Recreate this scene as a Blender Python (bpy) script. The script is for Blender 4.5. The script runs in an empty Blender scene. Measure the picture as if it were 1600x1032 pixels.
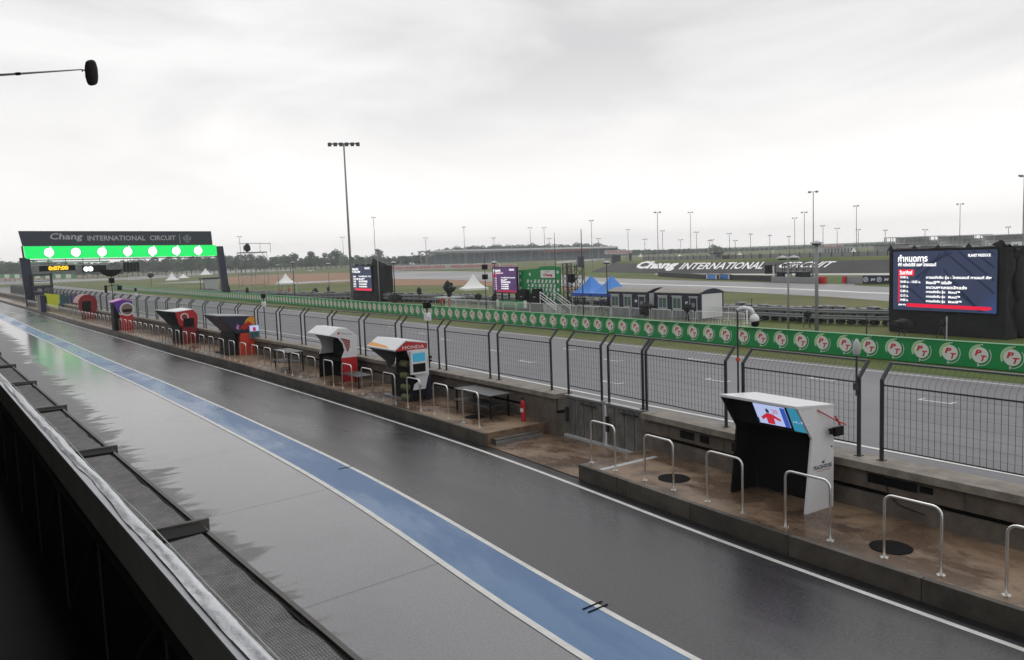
import bpy, bmesh, math, random
import numpy as np
from mathutils import Matrix, Vector, noise as mnoise
R = math.radians
random.seed(7)
scene = bpy.context.scene
COL = scene.collection

# ------------------------------------------------------------------ camera
CH = 5.7                     # eye height above the pit lane
FP = 1250.0                  # focal length in pixels of a 1600 wide picture
def cam_basis(roll=2.15, hc=399.0, vpx=-62.0):
    r = R(roll)
    p = math.atan((516 - hc) * math.cos(r) / FP)
    n = np.array([math.sin(r) * math.cos(p), math.cos(r) * math.cos(p), math.sin(p)])
    vy = hc - math.tan(r) * (vpx - 800)
    Y = np.array([vpx - 800, vy - 516, FP]); Y /= np.linalg.norm(Y)
    Z = -n
    X = np.cross(Y, Z); X /= np.linalg.norm(X)
    Y = np.cross(Z, X)
    return X, Y, Z
BX, BY, BZ = cam_basis()
cd = bpy.data.cameras.new("camera")
cam = bpy.data.objects.new("camera", cd); COL.objects.link(cam)
cd.sensor_width = 36.0
cd.lens = FP / 1600 * 36
cd.clip_start = 0.05; cd.clip_end = 12000
m = Matrix(((BX[0], -BX[1], -BX[2], 0), (BY[0], -BY[1], -BY[2], 0), (BZ[0], -BZ[1], -BZ[2], CH), (0, 0, 0, 1)))
cam.matrix_world = m
scene.camera = cam

def ray(px, py):
    d = np.array([px - 800, py - 516, FP])
    return np.array([d @ BX, d @ BY, d @ BZ])
def G(px, py, z=0.0):
    w = ray(px, py); t = (z - CH) / w[2]
    return (w[0] * t, w[1] * t)
def GY(px, py, y):
    w = ray(px, py); t = y / w[1]
    return (w[0] * t, CH + w[2] * t)
def PR(x, y, z):
    v = x * BX + y * BY + (z - CH) * BZ
    return 800 + FP * v[0] / v[2], 516 + FP * v[1] / v[2]
def ztop(x, y, py):
    lo, hi = -5.0, 80.0
    for _ in range(40):
        mm = (lo + hi) / 2
        if PR(x, y, mm)[1] > py: lo = mm
        else: hi = mm
    return lo

# ------------------------------------------------------------------ light
scene.view_settings.view_transform = 'Standard'
scene.view_settings.look = 'None'
scene.view_settings.exposure = 0.0
scene.view_settings.gamma = 1.0
world = bpy.data.worlds.new("World"); scene.world = world
world.use_nodes = True
wt = world.node_tree; wt.nodes.clear()
def wn(t, **k):
    n = wt.nodes.new(t)
    for a, b in k.items(): setattr(n, a, b)
    return n
out = wn('ShaderNodeOutputWorld'); bg = wn('ShaderNodeBackground')
sky = wn('ShaderNodeTexSky'); sky.sky_type = 'NISHITA'; sky.sun_disc = False
SUN_EL, SUN_ROT = 50.0, 60.0
sky.sun_elevation = R(SUN_EL); sky.sun_rotation = R(SUN_ROT)
sky.air_density = 1.0; sky.dust_density = 4.0
tc = wn('ShaderNodeTexCoord')
mp = wn('ShaderNodeMapping'); mp.inputs['Scale'].default_value = (1.0, 1.0, 3.2)
wt.links.new(tc.outputs['Generated'], mp.inputs['Vector'])
nz = wn('ShaderNodeTexNoise'); nz.inputs['Scale'].default_value = 2.3; nz.inputs['Detail'].default_value = 5; nz.inputs['Roughness'].default_value = 0.5
nz.inputs['Distortion'].default_value = 0.6
wt.links.new(mp.outputs['Vector'], nz.inputs['Vector'])
cr = wn('ShaderNodeValToRGB')
cr.color_ramp.elements[0].position = 0.33; cr.color_ramp.elements[0].color = (6.5, 6.5, 6.6, 1)
cr.color_ramp.elements[1].position = 0.62; cr.color_ramp.elements[1].color = (9.5, 9.45, 9.4, 1)
wt.links.new(nz.outputs['Fac'], cr.inputs['Fac'])
sep = wn('ShaderNodeSeparateXYZ'); wt.links.new(tc.outputs['Generated'], sep.inputs[0])
ramp2 = wn('ShaderNodeMapRange'); ramp2.inputs['From Min'].default_value = -0.02; ramp2.inputs['From Max'].default_value = 0.24
wt.links.new(sep.outputs['Z'], ramp2.inputs['Value'])
hz = wn('ShaderNodeMix', data_type='RGBA'); hz.inputs['A'].default_value = (12.4, 12.1, 11.8, 1)
wt.links.new(ramp2.outputs['Result'], hz.inputs['Factor']); wt.links.new(cr.outputs['Color'], hz.inputs['B'])
bw = wn('ShaderNodeHueSaturation'); bw.inputs['Saturation'].default_value = 0.15
wt.links.new(sky.outputs['Color'], bw.inputs['Color'])
mx = wn('ShaderNodeMix', data_type='RGBA'); mx.inputs['Factor'].default_value = 0.94
wt.links.new(bw.outputs['Color'], mx.inputs['A']); wt.links.new(hz.outputs['Result'], mx.inputs['B'])
bg.inputs['Strength'].default_value = 0.107
wt.links.new(mx.outputs['Result'], bg.inputs['Color']); wt.links.new(bg.outputs['Background'], out.inputs['Surface'])

sd = bpy.data.lights.new("sun", 'SUN'); sd.energy = 0.5; sd.angle = R(25); sd.color = (1, 0.98, 0.95)
sun = bpy.data.objects.new("sun", sd); COL.objects.link(sun)
sun.rotation_euler = (R(90 - SUN_EL), 0, R(180 - SUN_ROT))

# ------------------------------------------------------------------ materials
MATS = {}
def mat(name, col=(.5, .5, .5), rough=.6, metal=0., var=0.15, vs=3.0, bump=0.0, bs=40.0, emit=0.0, ecol=None, spec=0.5, alpha=1.0, coat=0.0, trans=0.0, varcol=None, coords='Object'):
    if name in MATS: return MATS[name]
    M = bpy.data.materials.new(name); M.use_nodes = True
    t = M.node_tree; b = t.nodes['Principled BSDF']
    b.inputs['Roughness'].default_value = rough; b.inputs['Metallic'].default_value = metal
    b.inputs['Specular IOR Level'].default_value = spec
    b.inputs['Coat Weight'].default_value = coat
    b.inputs['Alpha'].default_value = alpha
    b.inputs['Transmission Weight'].default_value = trans
    c = t.nodes.new('ShaderNodeTexCoord'); src = c.outputs[coords if coords != 'World' else 'Object']
    if coords == 'World':
        g = t.nodes.new('ShaderNodeNewGeometry'); src = g.outputs['Position']
    n = t.nodes.new('ShaderNodeTexNoise'); n.inputs['Scale'].default_value = vs; n.inputs['Detail'].default_value = 6
    n.inputs['Roughness'].default_value = 0.65
    t.links.new(src, n.inputs['Vector'])
    mr = t.nodes.new('ShaderNodeMapRange'); mr.inputs['From Min'].default_value = .3; mr.inputs['From Max'].default_value = .7
    t.links.new(n.outputs['Fac'], mr.inputs['Value'])
    mi = t.nodes.new('ShaderNodeMix'); mi.data_type = 'RGBA'
    vc = varcol or tuple(x * (1 - var) for x in col)
    hc = col if varcol else tuple(min(1, x * (1 + var)) for x in col)
    mi.inputs['A'].default_value = (*vc, 1); mi.inputs['B'].default_value = (*hc, 1)
    t.links.new(mr.outputs['Result'], mi.inputs['Factor']); t.links.new(mi.outputs['Result'], b.inputs['Base Color'])
    if bump:
        n2 = t.nodes.new('ShaderNodeTexNoise'); n2.inputs['Scale'].default_value = bs; n2.inputs['Detail'].default_value = 4
        t.links.new(src, n2.inputs['Vector'])
        bp = t.nodes.new('ShaderNodeBump'); bp.inputs['Strength'].default_value = bump; bp.inputs['Distance'].default_value = .02
        t.links.new(n2.outputs['Fac'], bp.inputs['Height']); t.links.new(bp.outputs['Normal'], b.inputs['Normal'])
    if emit:
        b.inputs['Emission Color'].default_value = (*(ecol or col), 1); b.inputs['Emission Strength'].default_value = emit
    MATS[name] = M
    return M

def surface(name, A, B, rough_a, rough_b, scale=(.3, .3, .3), detail=8, lo=.42, hi=.58, grain=.25, gscale=60, bump=.25, third=None, maskx=None, joints=None, grain_bump=.3, spec=.5, distort=.3):
    """wet ground: two tones A (dry) / B (wet), with grain, stains and bump"""
    M = bpy.data.materials.new(name); M.use_nodes = True
    t = M.node_tree; L = t.links.new; b = t.nodes['Principled BSDF']; b.inputs['Specular IOR Level'].default_value = spec
    N = t.nodes.new
    g = N('ShaderNodeNewGeometry'); mp = N('ShaderNodeMapping'); mp.inputs['Scale'].default_value = scale
    L(g.outputs['Position'], mp.inputs['Vector'])
    n = N('ShaderNodeTexNoise'); n.inputs['Scale'].default_value = 1; n.inputs['Detail'].default_value = detail; n.inputs['Roughness'].default_value = .68
    n.inputs['Distortion'].default_value = distort
    L(mp.outputs['Vector'], n.inputs['Vector'])
    val = n.outputs['Fac']
    if maskx:   # (x start, x end, weight): adds a ramp along x
        s = N('ShaderNodeSeparateXYZ'); L(g.outputs['Position'], s.inputs[0])
        sk = N('ShaderNodeMath'); sk.operation = 'MULTIPLY_ADD'; sk.inputs[1].default_value = maskx[3]
        L(s.outputs['Y'], sk.inputs[0]); L(s.outputs['X'], sk.inputs[2])
        mr = N('ShaderNodeMapRange'); mr.inputs['From Min'].default_value = maskx[0]; mr.inputs['From Max'].default_value = maskx[1]
        mr.inputs['To Min'].default_value = -maskx[2]; mr.inputs['To Max'].default_value = maskx[2]
        L(sk.outputs[0], mr.inputs['Value'])
        ad = N('ShaderNodeMath'); ad.operation = 'ADD'; L(val, ad.inputs[0]); L(mr.outputs['Result'], ad.inputs[1]); val = ad.outputs[0]
    mk = N('ShaderNodeMapRange'); mk.interpolation_type = 'SMOOTHSTEP'
    mk.inputs['From Min'].default_value = lo; mk.inputs['From Max'].default_value = hi
    L(val, mk.inputs['Value'])
    mix = N('ShaderNodeMix'); mix.data_type = 'RGBA'; mix.inputs['A'].default_value = (*A, 1); mix.inputs['B'].default_value = (*B, 1)
    L(mk.outputs['Result'], mix.inputs['Factor']); colr = mix.outputs['Result']
    if third:
        n3 = N('ShaderNodeTexNoise'); n3.inputs['Scale'].default_value = third[1]; n3.inputs['Detail'].default_value = 6; L(g.outputs['Position'], n3.inputs['Vector'])
        m3 = N('ShaderNodeMapRange'); m3.inputs['From Min'].default_value = third[2]; m3.inputs['From Max'].default_value = third[3]; L(n3.outputs['Fac'], m3.inputs['Value'])
        x3 = N('ShaderNodeMix'); x3.data_type = 'RGBA'; L(m3.outputs['Result'], x3.inputs['Factor']); L(colr, x3.inputs['A']); x3.inputs['B'].default_value = (*third[0], 1)
        colr = x3.outputs['Result']
    gn = N('ShaderNodeTexNoise'); gn.inputs['Scale'].default_value = gscale; gn.inputs['Detail'].default_value = 3; L(g.outputs['Position'], gn.inputs['Vector'])
    gm = N('ShaderNodeMapRange'); gm.inputs['From Min'].default_value = .25; gm.inputs['From Max'].default_value = .75
    gm.inputs['To Min'].default_value = 1 - grain; gm.inputs['To Max'].default_value = 1 + grain; L(gn.outputs['Fac'], gm.inputs['Value'])
    ml = N('ShaderNodeVectorMath'); ml.operation = 'MULTIPLY'; L(colr, ml.inputs[0]); L(gm.outputs['Result'], ml.inputs[1])
    colr = ml.outputs[0]
    if joints:  # (period, width, darkness) lines across the lane
        s2 = N('ShaderNodeSeparateXYZ'); L(g.outputs['Position'], s2.inputs[0])
        wv = N('ShaderNodeMath'); wv.operation = 'MULTIPLY_ADD'; wv.inputs[1].default_value = .02; L(gn.outputs['Fac'], wv.inputs[0]); L(s2.outputs['Y'], wv.inputs[2])
        sl = N('ShaderNodeMath'); sl.operation = 'MULTIPLY_ADD'; sl.inputs[1].default_value = -.10; L(s2.outputs['X'], sl.inputs[0]); L(wv.outputs[0], sl.inputs[2])
        dv = N('ShaderNodeMath'); dv.operation = 'PINGPONG'; dv.inputs[1].default_value = joints[0] / 2; L(sl.outputs[0], dv.inputs[0])
        lt = N('ShaderNodeMath'); lt.operation = 'LESS_THAN'; lt.inputs[1].default_value = joints[1]; L(dv.outputs[0], lt.inputs[0])
        jm = N('ShaderNodeMix'); jm.data_type = 'RGBA'; L(colr, jm.inputs['A']); jm.inputs['B'].default_value = (*joints[2], 1)
        sc_ = N('ShaderNodeMath'); sc_.operation = 'MULTIPLY'; sc_.inputs[1].default_value = .6; L(lt.outputs[0], sc_.inputs[0]); L(sc_.outputs[0], jm.inputs['Factor'])
        colr = jm.outputs['Result']
    L(colr, b.inputs['Base Color'])
    rm = N('ShaderNodeMapRange'); rm.inputs['To Min'].default_value = rough_a; rm.inputs['To Max'].default_value = rough_b
    L(mk.outputs['Result'], rm.inputs['Value']); L(rm.outputs['Result'], b.inputs['Roughness'])
    bn = N('ShaderNodeBump'); bn.inputs['Distance'].default_value = .01
    bs = N('ShaderNodeMapRange'); bs.inputs['To Min'].default_value = bump; bs.inputs['To Max'].default_value = bump * grain_bump
    L(mk.outputs['Result'], bs.inputs['Value']); L(bs.outputs['Result'], bn.inputs['Strength'])
    L(gn.outputs['Fac'], bn.inputs['Height']); L(bn.outputs['Normal'], b.inputs['Normal'])
    MATS[name] = M
    return M

m_pit = surface('wet_asphalt', (.048, .0455, .050), (.037, .035, .040), .36, .27, (.5, .10, 1), grain=.6, gscale=24, bump=.10, third=((.062, .058, .061), .25, .50, .75), spec=.5)
m_apron = surface('wet_apron_concrete', (.150, .146, .148), (.215, .218, .228), .50, .13, (.42, .95, 1), lo=.36, hi=.47, grain=.2, gscale=26, bump=.4, maskx=(3.5, 5.9, .26, .012), joints=(6.1, .035, (.10, .10, .10)), grain_bump=.04, third=((.17, .172, .182), .35, .50, .8), distort=.9)
m_blue = surface('wet_blue_paint', (.045, .125, .28), (.075, .170, .33), .38, .22, (.5, .12, 1), grain=.12, gscale=30, bump=.25, grain_bump=.25)
m_white = mat('white_road_paint', (.62, .62, .60), .4, var=.16, vs=2.5, bump=.1, coords='World')
m_track = surface('track_asphalt', (.135, .133, .150), (.082, .081, .094), .55, .45, (.9, .02, 1), grain=.14, gscale=25, bump=.15, third=((.150, .146, .160), .08, .5, .75), lo=.36, hi=.64)
m_track2 = surface('far_track_asphalt', (.17, .165, .172), (.13, .13, .138), .5, .35, (.03, .02, 1), grain=.08, gscale=6, bump=.2)
m_plat = surface('wet_brown_concrete', (.235, .158, .100), (.120, .078, .052), .55, .24, (.7, .45, 1), grain=.22, gscale=30, bump=.5, third=((.055, .036, .026), 1.3, .52, .72), grain_bump=.3)
m_grass = surface('wet_grass', (.085, .125, .036), (.135, .145, .055), .9, .85, (.05, .05, .05), grain=.35, gscale=9, bump=.6, third=((.13, .115, .055), .03, .5, .75), spec=.15)
m_gravel = surface('brown_gravel', (.30, .175, .105), (.24, .15, .095), .85, .8, (.05, .05, .05), grain=.15, gscale=10, bump=.3, spec=.2)
m_conc = mat('stained_concrete', (.17, .145, .12), .7, var=.35, vs=1.8, bump=.4, bs=25, coords='World', varcol=(.075, .062, .05))
m_kerb = mat('dirty_kerb_concrete', (.125, .110, .090), .6, vs=1.4, bump=.4, bs=20, coords='World', varcol=(.045, .037, .030))
m_capc = mat('pale_wall_cap', (.30, .275, .235), .75, vs=2.5, bump=.5, bs=30, coords='World', varcol=(.15, .13, .105))
m_dark = mat('dark_recess', (.009, .009, .010), .9, spec=.1)
m_post = mat('dark_painted_steel', (.030, .033, .036), .45, var=.2)
m_galv = mat('galvanized_steel', (.33, .335, .34), .42, metal=.7, var=.25, vs=5)
m_inox = mat('brushed_steel_tube', (.80, .79, .77), .33, metal=.9, var=.08)
m_rail = mat('grey_fence_rail', (.11, .12, .118), .35, metal=.4, var=.2)
m_wire = mat('fence_wire', (.030, .032, .035), .5)
m_black = mat('black_panel', (.006, .006, .007), .7, var=.1, spec=.25)
m_cloth = mat('black_cloth', (.013, .013, .015), .85, var=.3, vs=2, bump=.5, bs=6)
m_wpan = mat('white_painted_panel', (.72, .73, .75), .3, var=.03)
m_gpan = mat('grey_panel', (.22, .23, .25), .4, var=.08)
m_red = mat('red_panel', (.50, .018, .022), .32, var=.08)
m_dred = mat('dark_red_panel', (.26, .015, .02), .35, var=.1)
m_ored = mat('orange_red_panel', (.62, .055, .025), .35, var=.08)
m_navy = mat('navy_panel', (.014, .018, .045), .45, var=.12)
m_yel = mat('yellow_panel', (.75, .33, .03), .4, var=.05)
m_lime = mat('lime_panel', (.55, .60, .03), .4, var=.05)
m_teal = mat('teal_panel', (.02, .10, .12), .4, var=.05)
m_lblue = mat('mid_blue_panel', (.05, .10, .32), .4, var=.05)
m_purp = mat('purple_panel', (.12, .03, .35), .4, var=.05)
m_pink = mat('pink_panel', (.65, .25, .6), .4, var=.05)
m_green = mat('barrier_green', (.003, .235, .060), .5, var=.08, vs=.6)
m_lgreen = mat('emblem_light_green', (.30, .60, .22), .5, var=.05)
m_pale = mat('emblem_pale_grey', (.66, .68, .66), .5, var=.04)
m_redl = mat('emblem_red', (.55, .015, .03), .5, var=.04)
m_tyre = mat('tyre_rubber', (.035, .036, .040), .7, var=.3, vs=2)
m_tarp = mat('grey_tyre_cover', (.15, .155, .17), .6, var=.3, vs=1.2)
m_tent = mat('white_canvas', (.80, .81, .80), .6, var=.03)
m_btent = mat('blue_canvas', (.06, .24, .68), .55, var=.06)
m_btentd = mat('dark_blue_canvas', (.02, .07, .35), .55, var=.06)
m_roofg = mat('grey_cabin_roof', (.26, .24, .22), .6, var=.2)
m_glass = mat('window_glass', (.10, .14, .14), .08, var=.2, vs=2)
m_leaf = mat('foliage', (.070, .135, .062), .8, var=.45, vs=.5, spec=.2)
m_leaf2 = mat('dark_foliage', (.045, .088, .045), .8, var=.4, vs=.5, spec=.2)
m_bark = mat('bark', (.09, .07, .05), .9)
m_net = mat('dark_slope_netting', (.050, .050, .050), .85, vs=.15, varcol=(.030, .031, .030), coords='World', bump=.5, bs=3)
m_lett = mat('white_letters', (.85, .85, .86), .5, var=.02)
m_grey = mat('mid_grey_paint', (.23, .235, .25), .55, var=.12)
m_lgrey = mat('light_grey_paint', (.42, .43, .45), .55, var=.1)
m_orange = mat('orange_fabric', (.75, .16, .05), .7, var=.1)
m_skin = mat('skin', (.45, .28, .20), .6)
m_foam = mat('grey_foam_fur', (.035, .028, .027), .95, var=.3, vs=30, bump=1.0, bs=120)
def emis(name, col, s):
    return mat(name, tuple(c * .1 for c in col), .4, emit=s, ecol=col, var=0)
e_white = emis('lit_white', (1, 1, 1), 1.35)
e_green = emis('lit_green', (.0, .80, .13), 1.1)
e_dgreen = emis('lit_dark_green', (.0, .42, .16), 1.0)
e_amber = emis('lit_amber', (1, .62, .02), 1.2)
e_red = emis('lit_red', (.80, .01, .05), 1.0)
e_dred = emis('lit_deep_red', (.40, .01, .05), 1.0)
e_lpink = emis('lit_pale_pink', (1, .75, .8), 1.2)
e_cyan = emis('lit_teal', (.03, .22, .34), 1.0)
e_navy = emis('lit_navy', (.018, .022, .055), 1.0)
e_viol = emis('lit_violet', (.075, .03, .12), 1.0)
e_strp = emis('lit_chevron', (.012, .022, .050), 1.0)
e_photo = emis('lit_pale_blue', (.42, .50, .78), 1.0)
# graded blue screen picture
def screen_grad(name, c0, c1, a=(0, 0, 0), axis=1, lo=-3, hi=3):
    M = bpy.data.materials.new(name); M.use_nodes = True; t = M.node_tree; b = t.nodes['Principled BSDF']
    c = t.nodes.new('ShaderNodeTexCoord'); s = t.nodes.new('ShaderNodeSeparateXYZ'); t.links.new(c.outputs['Object'], s.inputs[0])
    z = t.nodes.new('ShaderNodeMath'); z.operation = 'MULTIPLY_ADD'; z.inputs[1].default_value = .9
    t.links.new(s.outputs['Z'], z.inputs[0]); t.links.new(s.outputs['Y'], z.inputs[2])
    mr = t.nodes.new('ShaderNodeMapRange'); mr.inputs['From Min'].default_value = lo; mr.inputs['From Max'].default_value = hi; t.links.new(z.outputs[0], mr.inputs['Value'])
    x = t.nodes.new('ShaderNodeMix'); x.data_type = 'RGBA'; x.inputs['A'].default_value = (*c1, 1); x.inputs['B'].default_value = (*c0, 1)
    t.links.new(mr.outputs['Result'], x.inputs['Factor'])
    t.links.new(x.outputs['Result'], b.inputs['Emission Color']); b.inputs['Emission Strength'].default_value = 1
    b.inputs['Base Color'].default_value = (.01, .01, .02, 1); b.inputs['Roughness'].default_value = .5
    return M
e_grad = screen_grad('lit_blue_gradient', (.028, .040, .085), (.025, .12, .46))

# ------------------------------------------------------------------ mesh builder
_tc = {}
def text_geo(s, off=0.0, res=2):
    k = (s, off)
    if k in _tc: return _tc[k]
    c = bpy.data.curves.new('t', 'FONT'); c.body = s; c.resolution_u = res; c.offset = off
    o = bpy.data.objects.new('t', c); COL.objects.link(o)
    bpy.context.view_layer.update()
    me = bpy.data.meshes.new_from_object(o)
    v = np.array([tuple(a.co)[:2] for a in me.vertices]) if len(me.vertices) else np.zeros((0, 2))
    f = [tuple(p.vertices) for p in me.polygons]
    bpy.data.objects.remove(o); bpy.data.curves.remove(c); bpy.data.meshes.remove(me)
    _tc[k] = (v, f)
    return _tc[k]

class MB:
    def __init__(s): s.v = []; s.f = []; s.m = []; s.M = None
    def add(s, vs, fs, mi=0):
        b = len(s.v)
        if s.M is not None: vs = [tuple(s.M @ Vector(p)) for p in vs]
        s.v += [tuple(p) for p in vs]; s.f += [tuple(b + i for i in f) for f in fs]; s.m += [mi] * len(fs)
        return s
    def box(s, x0, x1, y0, y1, z0, z1, mi=0):
        return s.add([(x0, y0, z0), (x1, y0, z0), (x1, y1, z0), (x0, y1, z0), (x0, y0, z1), (x1, y0, z1), (x1, y1, z1), (x0, y1, z1)],
                     [(0, 3, 2, 1), (4, 5, 6, 7), (0, 1, 5, 4), (1, 2, 6, 5), (2, 3, 7, 6), (3, 0, 4, 7)], mi)
    def cbox(s, c, d, mi=0):
        return s.box(c[0] - d[0] / 2, c[0] + d[0] / 2, c[1] - d[1] / 2, c[1] + d[1] / 2, c[2] - d[2] / 2, c[2] + d[2] / 2, mi)
    def tube(s, pts, r, n=8, mi=0, cap=True):
        pts = [Vector(p) for p in pts]; rs = r if isinstance(r, (list, tuple)) else [r] * len(pts)
        vs = []; fs = []; up = None
        for i, p in enumerate(pts):
            if i == 0: d = pts[1] - p
            elif i == len(pts) - 1: d = p - pts[i - 1]
            else: d = (pts[i + 1] - p).normalized() + (p - pts[i - 1]).normalized()
            if d.length < 1e-9: d = Vector((0, 0, 1))
            d.normalize()
            if up is None: up = Vector((0, 0, 1)) if abs(d.z) < .9 else Vector((1, 0, 0))
            a = d.cross(up).normalized(); b2 = a.cross(d).normalized(); up = b2
            for k in range(n):
                t = 2 * math.pi * (k + .5) / n
                vs.append(p + (a * math.cos(t) + b2 * math.sin(t)) * rs[i])
        for i in range(len(pts) - 1):
            for k in range(n):
                k2 = (k + 1) % n
                fs.append((i * n + k, i * n + k2, (i + 1) * n + k2, (i + 1) * n + k))
        if cap:
            fs.append(tuple(range(n))[::-1]); fs.append(tuple((len(pts) - 1) * n + k for k in range(n)))
        return s.add(vs, fs, mi)
    def prism(s, poly, y0, y1, mi=0, cap=None):
        """polygon in x,z pushed along y"""
        n = len(poly)
        vs = [(x, y0, z) for x, z in poly] + [(x, y1, z) for x, z in poly]
        s.add(vs, [(i, (i + 1) % n, n + (i + 1) % n, n + i) for i in range(n)], mi)
        s.add(vs, [tuple(range(n))[::-1], tuple(range(n, 2 * n))], mi if cap is None else cap)
        return s
    def vprism(s, poly, z0, z1, mi=0):
        n = len(poly); vs = [(x, y, z0) for x, y in poly] + [(x, y, z1) for x, y in poly]
        return s.add(vs, [(i, (i + 1) % n, n + (i + 1) % n, n + i) for i in range(n)] + [tuple(range(n))[::-1], tuple(range(n, 2 * n))], mi)
    def plate(s, o, r, u, poly, mi=0, th=0.0):
        """flat polygon given in a plane: origin o, right r, up u"""
        o, r, u = Vector(o), Vector(r), Vector(u)
        vs = [o + r * a + u * b for a, b in poly]; n = len(poly)
        if th:
            nn = r.cross(u).normalized() * th
            vs2 = [p - nn for p in vs]
            return s.add(vs + vs2, [tuple(range(n)), tuple(range(n, 2 * n))[::-1]] + [(i, (i + 1) % n, n + (i + 1) % n, n + i) for i in range(n)], mi)
        return s.add(vs, [tuple(range(n))], mi)
    def disc(s, o, r, u, rad, mi=0, n=20, th=0.0):
        return s.plate(o, r, u, [(rad * math.cos(2 * math.pi * k / n), rad * math.sin(2 * math.pi * k / n)) for k in range(n)], mi, th)
    def text(s, t, o, r, u, h=None, w=None, mi=0, shear=0.0, off=0.0, center=False, wh=None):
        v, f = text_geo(t, off)
        if len(v) == 0: return s
        mn, mx = v.min(0), v.max(0)
        sz = mx - mn; k = (h / sz[1]) if h else ((w / sz[0]) if w else 1.0); kx = k
        if wh: kx = wh[0] / sz[0]; k = wh[1] / sz[1]
        vv = v - mn
        o, r, u = Vector(o), Vector(r), Vector(u)
        if center: o = o - r * (sz[0] * kx / 2) - u * (sz[1] * k / 2)
        s.add([o + r * (a * kx + b * k * shear) + u * (b * k) for a, b in vv], f, mi)
        return s
    def ell(s, c, rad, nu=10, nv=7, mi=0, jit=0.0):
        vs = []; fs = []
        for j in range(nv + 1):
            th = math.pi * j / nv
            for i in range(nu):
                ph = 2 * math.pi * i / nu
                k = 1 + (random.random() - .5) * jit
                vs.append((c[0] + rad[0] * math.sin(th) * math.cos(ph) * k, c[1] + rad[1] * math.sin(th) * math.sin(ph) * k, c[2] + rad[2] * math.cos(th) * k))
        for j in range(nv):
            for i in range(nu):
                fs.append((j * nu + i, (j + 1) * nu + i, (j + 1) * nu + (i + 1) % nu, j * nu + (i + 1) % nu))
        return s.add(vs, fs, mi)
    def build(s, name, mats, parent=None, smooth=False, label=None):
        me = bpy.data.meshes.new(name); me.from_pydata(s.v, [], s.f)
        if not isinstance(mats, (list, tuple)): mats = [mats]
        for mm in mats: me.materials.append(mm)
        me.polygons.foreach_set('material_index', s.m)
        if smooth: me.polygons.foreach_set('use_smooth', [True] * len(s.f))
        me.update()
        o = bpy.data.objects.new(name, me); COL.objects.link(o)
        if parent: o.parent = parent
        if label: o['label'] = label
        return o

def thing(name, label, cat, loc=(0, 0, 0), rz=0.0, group=None):
    o = bpy.data.objects.new(name, None); COL.objects.link(o); o.empty_display_size = .2
    o.location = loc; o.rotation_euler = (0, 0, rz); o['label'] = label; o['category'] = cat
    if group: o['group'] = group
    return o
def tag(o, label, cat, group=None):
    o['label'] = label; o['category'] = cat
    if group: o['group'] = group
    return o
def struct(name, mb, mt, kind='structure'):
    o = mb.build(name, mt); o['kind'] = kind
    return o
KIDS = {}
def copy_tree(root, loc, rz=0.0, label=None, scale=None):
    if root.name not in KIDS: KIDS[root.name] = [(c, list(c.children)) for c in root.children]
    r = root.copy(); COL.objects.link(r); r.location = loc; r.rotation_euler = (0, 0, rz)
    if scale: r.scale = scale
    if label: r['label'] = label
    for c, gs in KIDS[root.name]:
        c2 = c.copy(); COL.objects.link(c2); c2.parent = r
        for g in gs:
            g2 = g.copy(); COL.objects.link(g2); g2.parent = c2
    return r
ORD = 'first second third fourth fifth sixth seventh eighth ninth tenth eleventh twelfth thirteenth fourteenth fifteenth sixteenth seventeenth eighteenth nineteenth twentieth'.split()
TENS = {20: 'twenty', 30: 'thirty', 40: 'forty', 50: 'fifty', 60: 'sixty', 70: 'seventy'}
def ordn(i):
    if i < 20: return ORD[i]
    t = (i + 1) // 10 * 10; u = (i + 1) % 10
    return TENS[t][:-1] + 'ieth' if u == 0 else TENS[t] + '-' + ORD[u - 1]

# ------------------------------------------------------------------ lane geometry
_ky = [-20, 1, 7, 10, 13, 16, 20, 24, 32, 43, 53, 61, 72, 95, 131, 198, 420]
_kx = [12.0, 12.0, 12.08, 12.12, 12.3, 12.48, 12.6, 12.58, 12.42, 12.08, 11.62, 11.3, 10.95, 9.95, 8.8, 6.4, -2.5]
_fy = np.arange(-20, 420, .5); _f = np.interp(_fy, _ky, _kx)
_w = np.hanning(15); _w /= _w.sum(); _fx = np.convolve(np.pad(_f, 7, mode='edge'), _w, 'valid')
def K(y): return float(np.interp(y, _fy, _fx))
def KA(y): return -math.atan((K(y + .8) - K(y - .8)) / 1.6)      # heading of the lane as a rotation about z
_by = [0, 15, 25, 42, 65, 128, 230, 420]; _bx = [36.4, 36.5, 36.6, 37.05, 37.1, 38.1, 37.2, 34]
def Bx(y): return float(np.interp(y, _by, _bx))
YS = list(np.arange(-18, 60, 1.5)) + list(np.arange(60, 410, 5))
def strip(name, fa, fb, ys, z, mt, kind='structure'):
    mb = MB(); n = len(ys)
    vs = [(fa(y), y, z) for y in ys] + [(fb(y), y, z) for y in ys]
    mb.add(vs, [(i, n + i, n + i + 1, i + 1) for i in range(n - 1)])
    o = mb.build(name, mt); o['kind'] = kind
    return o
def lane_box(mb, a, b, y0, y1, z0, z1, mi=0, step=1.5, ends=True):
    """box following the lane between offsets a and b from the kerb face"""
    n = max(1, int(math.ceil((y1 - y0) / step))); ys = [y0 + (y1 - y0) * i / n for i in range(n + 1)]
    vs = []
    for y in ys:
        k = K(y); vs += [(k + a, y, z0), (k + b, y, z0), (k + b, y, z1), (k + a, y, z1)]
    fs = []
    for i in range(n):
        p = 4 * i; q = p + 4
        fs += [(p, p + 1, q + 1, q), (p + 1, p + 2, q + 2, q + 1), (p + 2, p + 3, q + 3, q + 2), (p + 3, p, q, q + 3)]
    if ends: fs += [(0, 3, 2, 1), (4 * n, 4 * n + 1, 4 * n + 2, 4 * n + 3)]
    return mb.add(vs, fs, mi)

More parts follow.
